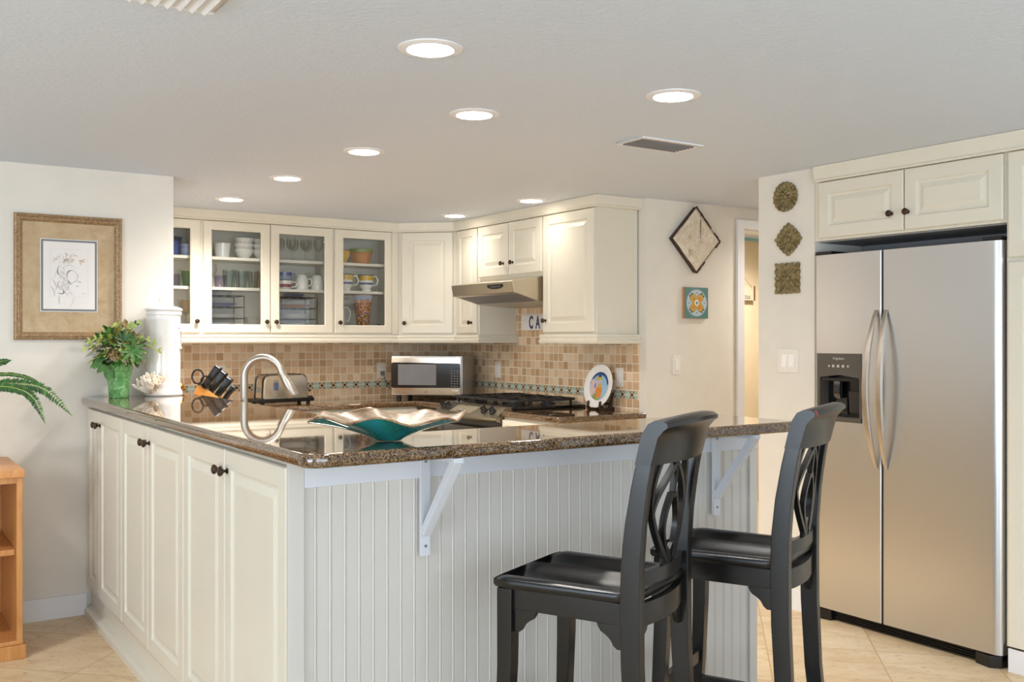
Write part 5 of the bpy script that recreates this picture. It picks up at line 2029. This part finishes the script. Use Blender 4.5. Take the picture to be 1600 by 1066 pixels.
b.build('medallion_pattern', None, fc, smooth=False)


def medallion(label, z, y, outline, relief, R0):
    b = MB()
    NA, NR = 192, 34
    ctr = None
    rows = []
    for j in range(NR + 1):
        v = j / NR
        row = []
        for i in range(NA):
            a = 2 * PI * i / NA
            r = outline(a) * v * R0
            h = relief(a, v)
            row.append(b.v((r * math.cos(a), -max(0.002, h), r * math.sin(a))))
        rows.append(row)
    for j in range(NR):
        for i in range(NA):
            k = (i + 1) % NA
            b.f([rows[j][i], rows[j][k], rows[j + 1][k], rows[j + 1][i]])
    back = [b.v((v.co.x * 0.97, 0.0, v.co.z * 0.97)) for v in rows[-1]]
    for i in range(NA):
        k = (i + 1) % NA
        b.f([rows[-1][i], rows[-1][k], back[k], back[i]])
    b.f(back)
    o = b.build('wall_medallion', M['antique'], None, ang=75, loc=(XW - 0.0005, y, z), rot=(0, 0, R(-90)))
    return tag(o, label, 'wall art', 'three antique gold wall medallions')


def rel(n1, n2, sw):
    """carved relief: centre button, ring of petals, bead ring, outer ring of curled leaves"""
    def bump(v, a, c):
        return math.sin(PI * (v - a) / (c - a)) if a < v < c else 0.0

    def f(a, v):
        h = 0.006
        h += 0.010 * math.sqrt(max(0, 1 - (v / 0.15) ** 2)) if v < 0.15 else 0
        h += 0.009 * bump(v, 0.15, 0.52) * abs(math.cos(n1 * a / 2)) ** 0.6
        h += 0.004 * bump(v, 0.50, 0.60) * (0.6 + 0.4 * math.cos(32 * a))
        q = abs(math.cos(n2 * a / 2 + sw * (v - 0.6)))
        h += 0.010 * bump(v, 0.56, 1.12) * q ** 0.7
        h -= 0.003 * bump(v, 0.66, 0.98) * (q > 0.9)
        return h
    return f


medallion('round antique gold medallion, topmost of the three on the wall', 2.066, 1.081, lambda a: 0.965 + 0.07 * abs(math.cos(9 * a)) ** 0.7, rel(8, 18, 2.2), 0.0745)


def sq(a, p=1.0):
    c, s_ = abs(math.cos(a)), abs(math.sin(a))
    return 1 / max(c, s_)


medallion('diamond-shaped antique gold medallion, middle one of the three', 1.850, 1.062, lambda a: (1 / (abs(math.cos(a)) ** 1.25 + abs(math.sin(a)) ** 1.25) ** 0.8) * (0.95 + 0.09 * abs(math.cos(8 * a)) ** 0.7), rel(4, 16, 1.6), 0.082)
medallion('square antique gold medallion, lowest of the three on the wall', 1.655, 1.068, lambda a: min(1.36, sq(a)) * (0.95 + 0.08 * abs(math.cos(8 * a)) ** 0.7) * 0.95, rel(8, 16, 1.2), 0.081)

# signs
t = thing('cafe_sign', 'white wooden sign with dark blue letters on the tiles under the hood', 'sign', (XW - 0.0112, 3.20, 1.463), R(-90))
MB().box(-0.215, 0.215, -0.014, 0, -0.0535, 0.0535).build('board', M['pane_white'], t, bevel=0.002)
for i, ch in enumerate('CAFE'):
    text_mesh(ch, 0.118, M['ink'], 'letter', t, (-0.093 + i * 0.080, -0.0145, -0.003), (PI / 2, 0, 0), 0.0006, xs=0.60, bold=0.004)
t = thing('hanging_sign', 'small wooden sign with black lettering hanging beyond the doorway', 'sign', (5.165, 3.398, 1.730), 0)
MB().box(-0.17, 0.115, -0.018, 0.0, -0.062, 0.058).build('board', M['signwood'], t, bevel=0.003)
MB().box(0.100, 0.120, -0.0195, 0.0, -0.0625, 0.0585).build('bark_edge', M['barkbrown'], t, bevel=0.003)
b = MB()
b.tube([(-0.13, -0.019, 0.05), (-0.01, -0.004, 0.135), (0.07, -0.019, 0.055), (0.075, -0.019, 0.04)], 0.002, 6)
b.build('hanging_cord', M['twine'], t)
text_mesh('Los', 0.055, M['ink'], 'lettering', t, (-0.055, -0.0185, 0.022), (PI / 2, 0, 0), 0.0006)
text_mesh('Gelattas', 0.055, M['ink'], 'lettering', t, (-0.030, -0.0185, -0.032), (PI / 2, 0, 0), 0.0006)

# ------------------------------------------------------------------ dishes in the glass cabinets
F1, F2, F0 = SH1 + 0.0006, SH2 + 0.0006, 1.4256


def vessel(name, label, cat, loc, prof, mat, group=None, bands=None, seg=28, handle=None, rz=0):
    """one lathe body (open vessel, inner wall included); bands = [(z0, z1, mat)] painted bands; handle = (r, z0, z1)"""
    t = thing(name, label, cat, loc, rz, group)
    MB().lathe(prof, seg, cap1=False).build('body', mat, t, ang=70)
    if bands:
        for bn, (z0, z1, m) in bands.items():
            outer = [p for p in prof]
            def rad(z):
                for (r0, a0), (r1, a1) in zip(prof, prof[1:]):
                    if a1 > a0 and a0 <= z <= a1:
                        return r0 + (r1 - r0) * (z - a0) / (a1 - a0)
                return prof[0][0]
            zz = [z0 + (z1 - z0) * i / 4 for i in range(5)]
            MB().lathe([(rad(z) + 0.0006, z) for z in zz], seg, cap0=False, cap1=False).build(bn, m, t, ang=70)
    if handle:
        r, z0, z1, hr = handle
        b = MB()
        zm = (z0 + z1) / 2
        b.tube([(r - 0.004, 0, z1), (r + hr * 0.6, 0, z1 + 0.002), (r + hr, 0, zm + 0.006), (r + hr * 0.7, 0, z0 + 0.006), (r - 0.004, 0, z0)], 0.005, 8, (0, 1, 0))
        b.build('handle', mat, t)
    return t


def wall_prof(outer, th=0.003):
    inn = [(max(0.002, r - th), z + (th if i == 0 else 0)) for i, (r, z) in enumerate(outer)][::-1]
    return outer + inn


BOWL = wall_prof([(0.028, 0), (0.030, 0.004), (0.048, 0.022), (0.060, 0.048), (0.064, 0.066)])
MUG = wall_prof([(0.036, 0), (0.040, 0.004), (0.042, 0.04), (0.043, 0.088)])
TUMB = wall_prof([(0.028, 0), (0.030, 0.003), (0.034, 0.06), (0.038, 0.118)], 0.002)
SHORT = wall_prof([(0.032, 0), (0.034, 0.003), (0.037, 0.04), (0.039, 0.078)], 0.002)
STEM = [(0.034, 0), (0.034, 0.002), (0.010, 0.005), (0.004, 0.012), (0.0035, 0.060), (0.007, 0.070), (0.026, 0.088), (0.035, 0.115), (0.031, 0.155), (0.029, 0.155), (0.033, 0.115), (0.024, 0.090), (0.003, 0.076)]
WINE = [(0.034, 0), (0.034, 0.002), (0.008, 0.006), (0.0035, 0.014), (0.0035, 0.070), (0.010, 0.080), (0.034, 0.102), (0.039, 0.135), (0.033, 0.180), (0.031, 0.180), (0.037, 0.135), (0.032, 0.104), (0.003, 0.084)]
PLATE = [(0.060, 0), (0.065, 0.003), (0.110, 0.012), (0.112, 0.014), (0.108, 0.0145), (0.064, 0.006), (0.003, 0.005)]
YM = 4.25
# cabinet beside the wall
vessel('bowl', 'large dark blue bowl behind glass, on the top shelf by the picture wall', 'bowl', (0.775, 4.292, F1), wall_prof([(0.05, 0), (0.06, 0.01), (0.078, 0.06), (0.088, 0.125)]), M['ink'])
vessel('cup', 'deep blue cup on the top shelf next to the picture wall corner', 'cup', (0.768, 4.162, F1), MUG, M['bluecer'])
for i, z in enumerate((0, 0.028)):
    vessel('bowl', ('lower' if i == 0 else 'upper') + ' of two small light blue bowls stacked before the dark blue bowl', 'bowl', (0.868, 4.185, F1 + z), wall_prof([(0.030, 0), (0.040, 0.006), (0.050, 0.03), (0.054, 0.045)]), M['ltblue'], 'light blue bowls on the top shelf')
vessel('tumbler', 'mauve glass tumbler in the cabinet beside the picture wall', 'glass', (0.785, 4.19, F2), SHORT, M['g_mauve'])
vessel('tumbler', 'smoky clear tumbler behind the mauve and green glasses', 'glass', (0.825, 4.28, F2), TUMB, M['g_clear'])
vessel('tumbler', 'bright green glass tumbler in the cabinet beside the picture wall', 'glass', (0.872, 4.20, F2), wall_prof([(0.026, 0), (0.032, 0.02), (0.036, 0.06), (0.034, 0.10)], 0.002), M['g_green'])
vessel('wine_glass', 'clear wine glass low in the cabinet beside the picture wall', 'wine glass', (0.79, 4.19, F0), WINE, M['g_clear'])
vessel('wine_glass', 'amber tinted wine glass low in the cabinet beside the picture wall', 'wine glass', (0.868, 4.21, F0), WINE, M['g_amber'])
# double cabinet, first door: white crockery, tumblers, tiered plates
vessel('mug', 'white mug half hidden at the left of the white bowls', 'mug', (1.005, YM, F1), MUG, M['pane_white'])
vessel('mug', 'wide white cup left of the tall stack of white bowls', 'mug', (1.118, YM, F1), wall_prof([(0.042, 0), (0.046, 0.004), (0.050, 0.05), (0.055, 0.098)]), M['pane_white'])
for k, x, n in ((0, 1.262, 3), (1, 1.385, 3)):
    for i in range(n):
        vessel('bowl', ('bowl in the tall white stack at the centre of the top shelf' if k == 0 else 'bowl in the white stack behind the door stile of the top shelf'), 'bowl', (x, YM - 0.01, F1 + i * 0.036), BOWL, M['pane_white'], 'white bowls of stack %s' % ('one', 'two')[k])
vessel('cup', 'grey glass cup at the left of the pale green tumblers', 'cup', (1.080, 4.175, F2), SHORT, M['g_mauve'])
for i in range(5):
    vessel('tumbler', 'pale green tumbler in the row on the middle shelf of the double cabinet', 'glass', (1.142 + i * 0.042, 4.20 + 0.085 * (i % 2), F2), TUMB, M['g_aqua'], 'pale green tumblers')
for i in range(3):
    vessel('tumbler', 'amber tumbler beside the pale green tumblers on the middle shelf', 'glass', (1.360 + i * 0.040, 4.20 + 0.085 * ((i + 1) % 2), F2), TUMB, M['g_amber'], 'amber tumblers')
vessel('wine_glass', 'slim clear glass standing at the left behind the grey cup', 'glass', (1.052, 4.26, F2), STEM, M['g_clear'])


def plate_rack(label, x, z0, tiers, w=0.26):
    t = thing('plate_rack', label, 'plate rack', (x, 4.27, z0))
    for k in range(tiers):
        b = MB()
        zz = 0.060 + k * 0.075 if tiers > 1 else 0.06
        b.tube([(-w / 2, -0.115, zz), (w / 2, -0.115, zz), (w / 2, 0.10, zz), (-w / 2, 0.10, zz), (-w / 2, -0.115, zz)], 0.0028, 6)
        for q in (-0.06, 0, 0.06):
            b.tube([(q, -0.115, zz), (q, 0.10, zz)], 0.002, 6)
        b.build('tier', M['bronze'], t)
    b = MB()
    for sx in (-1, 1):
        for sy in (-0.115, 0.10):
            b.tube([(sx * w / 2, sy, 0.0), (sx * w / 2, sy, 0.06 + (tiers - 1) * 0.075)], 0.0028, 6)
    b.build('legs', M['bronze'], t)
    return t


plate_rack('dark wire plate rack in the left half of the double glass cabinet', 1.105, F0, 3)
plate_rack('dark wire plate rack in the right half of the double glass cabinet', 1.620, F0, 3)


def plates(x, z, n, mat, label, group, r=1.0, y=4.265):
    for i in range(n):
        p = [(a * r, c) for a, c in PLATE]
        vessel('plate', label, 'plate', (x, y, z + i * 0.0095), p, mat, group, seg=36)


plates(1.105, F0, 3, M['pane_white'], 'white plate stacked on the cabinet floor under the left wire rack', 'plates under the left rack')
plates(1.105, F0 + 0.0635, 2, M['pane_white'], 'white plate on the first tier of the left wire rack', 'plates on the left rack tier')
plates(1.105, F0 + 0.1385, 2, M['ltblue'], 'bluish plate on the second tier of the left wire rack', 'bluish plates on the left rack')
plates(1.105, F0 + 0.2135, 2, M['pane_white'], 'small plate on the top tier of the left wire rack', 'small plates on the left rack', 0.75)
plates(1.620, F0, 3, M['pane_white'], 'white plate stacked on the cabinet floor under the right wire rack', 'plates under the right rack')
plates(1.620, F0 + 0.0635, 3, M['pane_white'], 'white plate on the first tier of the right wire rack', 'plates on the right rack tier')
plates(1.620, F0 + 0.1385, 2, M['terra'], 'tan-rimmed plate on the second tier of the right wire rack', 'tan plates on the right rack')
plates(1.620, F0 + 0.2135, 2, M['ltblue'], 'small bluish plate on the top tier of the right wire rack', 'small plates on the right rack', 0.7)
vessel('bowl', 'clear glass bowl at the bottom of the double cabinet, by the middle stile', 'bowl', (1.325, 4.215, F0), wall_prof([(0.04, 0), (0.05, 0.006), (0.072, 0.05), (0.076, 0.072)], 0.003), M['g_clear'])
vessel('bowl', 'small white bowl at the bottom of the double cabinet, beside the right rack', 'bowl', (1.447, 4.168, F0), wall_prof([(0.02, 0), (0.024, 0.004), (0.032, 0.04), (0.034, 0.06)]), M['pane_white'])
# double cabinet, second door: stemware and mugs
for i in range(7):
    vessel('goblet', 'clear stemmed goblet in the row on the top shelf of the double cabinet', 'goblet', (1.475 + i * 0.050, 4.19 + 0.08 * (i % 2), F1), STEM, M['g_clear'], 'clear stemmed goblets')
vessel('cup', 'lower of two patterned coffee cups, wine-red band, stacked', 'cup', (1.525, 4.19, F2), wall_prof([(0.036, 0), (0.044, 0.006), (0.050, 0.03), (0.052, 0.058)]), M['pane_white'], bands={'red_band': (0.012, 0.034, M['redband'])}, handle=(0.050, 0.014, 0.048, 0.036), rz=R(-20))
vessel('cup', 'upper of two patterned coffee cups, blue band, stacked', 'cup', (1.525, 4.19, F2 + 0.0585), wall_prof([(0.036, 0), (0.044, 0.006), (0.050, 0.03), (0.052, 0.058)]), M['ltblue'], bands={'blue_band': (0.032, 0.054, M['bluecer'])}, handle=(0.050, 0.014, 0.048, 0.036), rz=R(-10))
INV = [(0.046, 0), (0.047, 0.004), (0.044, 0.06), (0.036, 0.094), (0.026, 0.104), (0.003, 0.105)]
vessel('mug', 'white upturned mug beside the two patterned coffee cups', 'mug', (1.655, 4.20, F2), INV, M['pane_white'], handle=(0.043, 0.025, 0.075, 0.026), rz=R(-25))
vessel('mug', 'white upturned mug at the end of the row, by the door stile', 'mug', (1.768, 4.20, F2), INV, M['pane_white'], handle=(0.043, 0.025, 0.075, 0.022), rz=R(30))
# single cabinet
vessel('bowl', 'yellow pottery bowl on the top shelf of the single glass cabinet', 'bowl', (1.945, 4.20, F1), wall_prof([(0.035, 0), (0.045, 0.005), (0.062, 0.05), (0.066, 0.085)]), M['yellow'])
vessel('planter', 'terracotta pottery planter with a green rim on the top shelf', 'planter', (2.110, 4.22, F1), wall_prof([(0.055, 0), (0.062, 0.004), (0.078, 0.075), (0.085, 0.080), (0.088, 0.105)], 0.005), M['terra'], bands={'green_rim': (0.0805, 0.1045, M['greenrim'])})
for i, (x, rz, lab) in enumerate(((1.975, -20, 'yellow and blue patterned mug with its handle toward the stile'), (2.135, -50, 'yellow and blue patterned footed mug, the right one of the pair'))):
    vessel('mug', lab, 'mug', (x, 4.185, F2), wall_prof([(0.036, 0), (0.038, 0.010), (0.034, 0.018), (0.046, 0.036), (0.052, 0.07), (0.057, 0.120)], 0.003), M['pane_white'], 'yellow and blue patterned mugs',
           bands={'yellow_band': (0.078, 0.112, M['yellow']), 'blue_band': (0.048, 0.062, M['bluecer']), 'rim_band': (0.1125, 0.1195, M['ink'])}, handle=(0.052, 0.04, 0.105, 0.042), rz=R(rz))
vessel('pitcher', 'white pitcher beside the multicolour mosaic vase', 'pitcher', (1.955, 4.275, F0), wall_prof([(0.045, 0), (0.05, 0.004), (0.056, 0.05), (0.050, 0.12), (0.042, 0.16), (0.046, 0.185)]), M['pane_white'], handle=(0.048, 0.05, 0.15, 0.045), rz=R(-20))
vessel('vase', 'tall flared vase of multicolour mosaic glass', 'vase', (2.118, 4.20, F0), wall_prof([(0.040, 0), (0.043, 0.004), (0.050, 0.08), (0.062, 0.17), (0.074, 0.235), (0.078, 0.240)]), M['mosaic'], bands={'blue_rim': (0.205, 0.236, M['ltblue'])})
t = thing('blue_flower', 'small blue porcelain flower beside the mosaic vase', 'ornament', (2.225, 4.165, F0))
b = MB()
for i in range(6):
    a = 2 * PI * i / 6
    leaf(b, Vector((0, 0, 0.018)), Vector((math.cos(a), math.sin(a), 0.7)), 0.036, 0.024, M['bluecer'], 0.3)
b.build('petals', None, t)
MB().lathe([(0.014, 0), (0.010, 0.012), (0.004, 0.022)], 12).build('stem_foot', M['pane_white'], t)
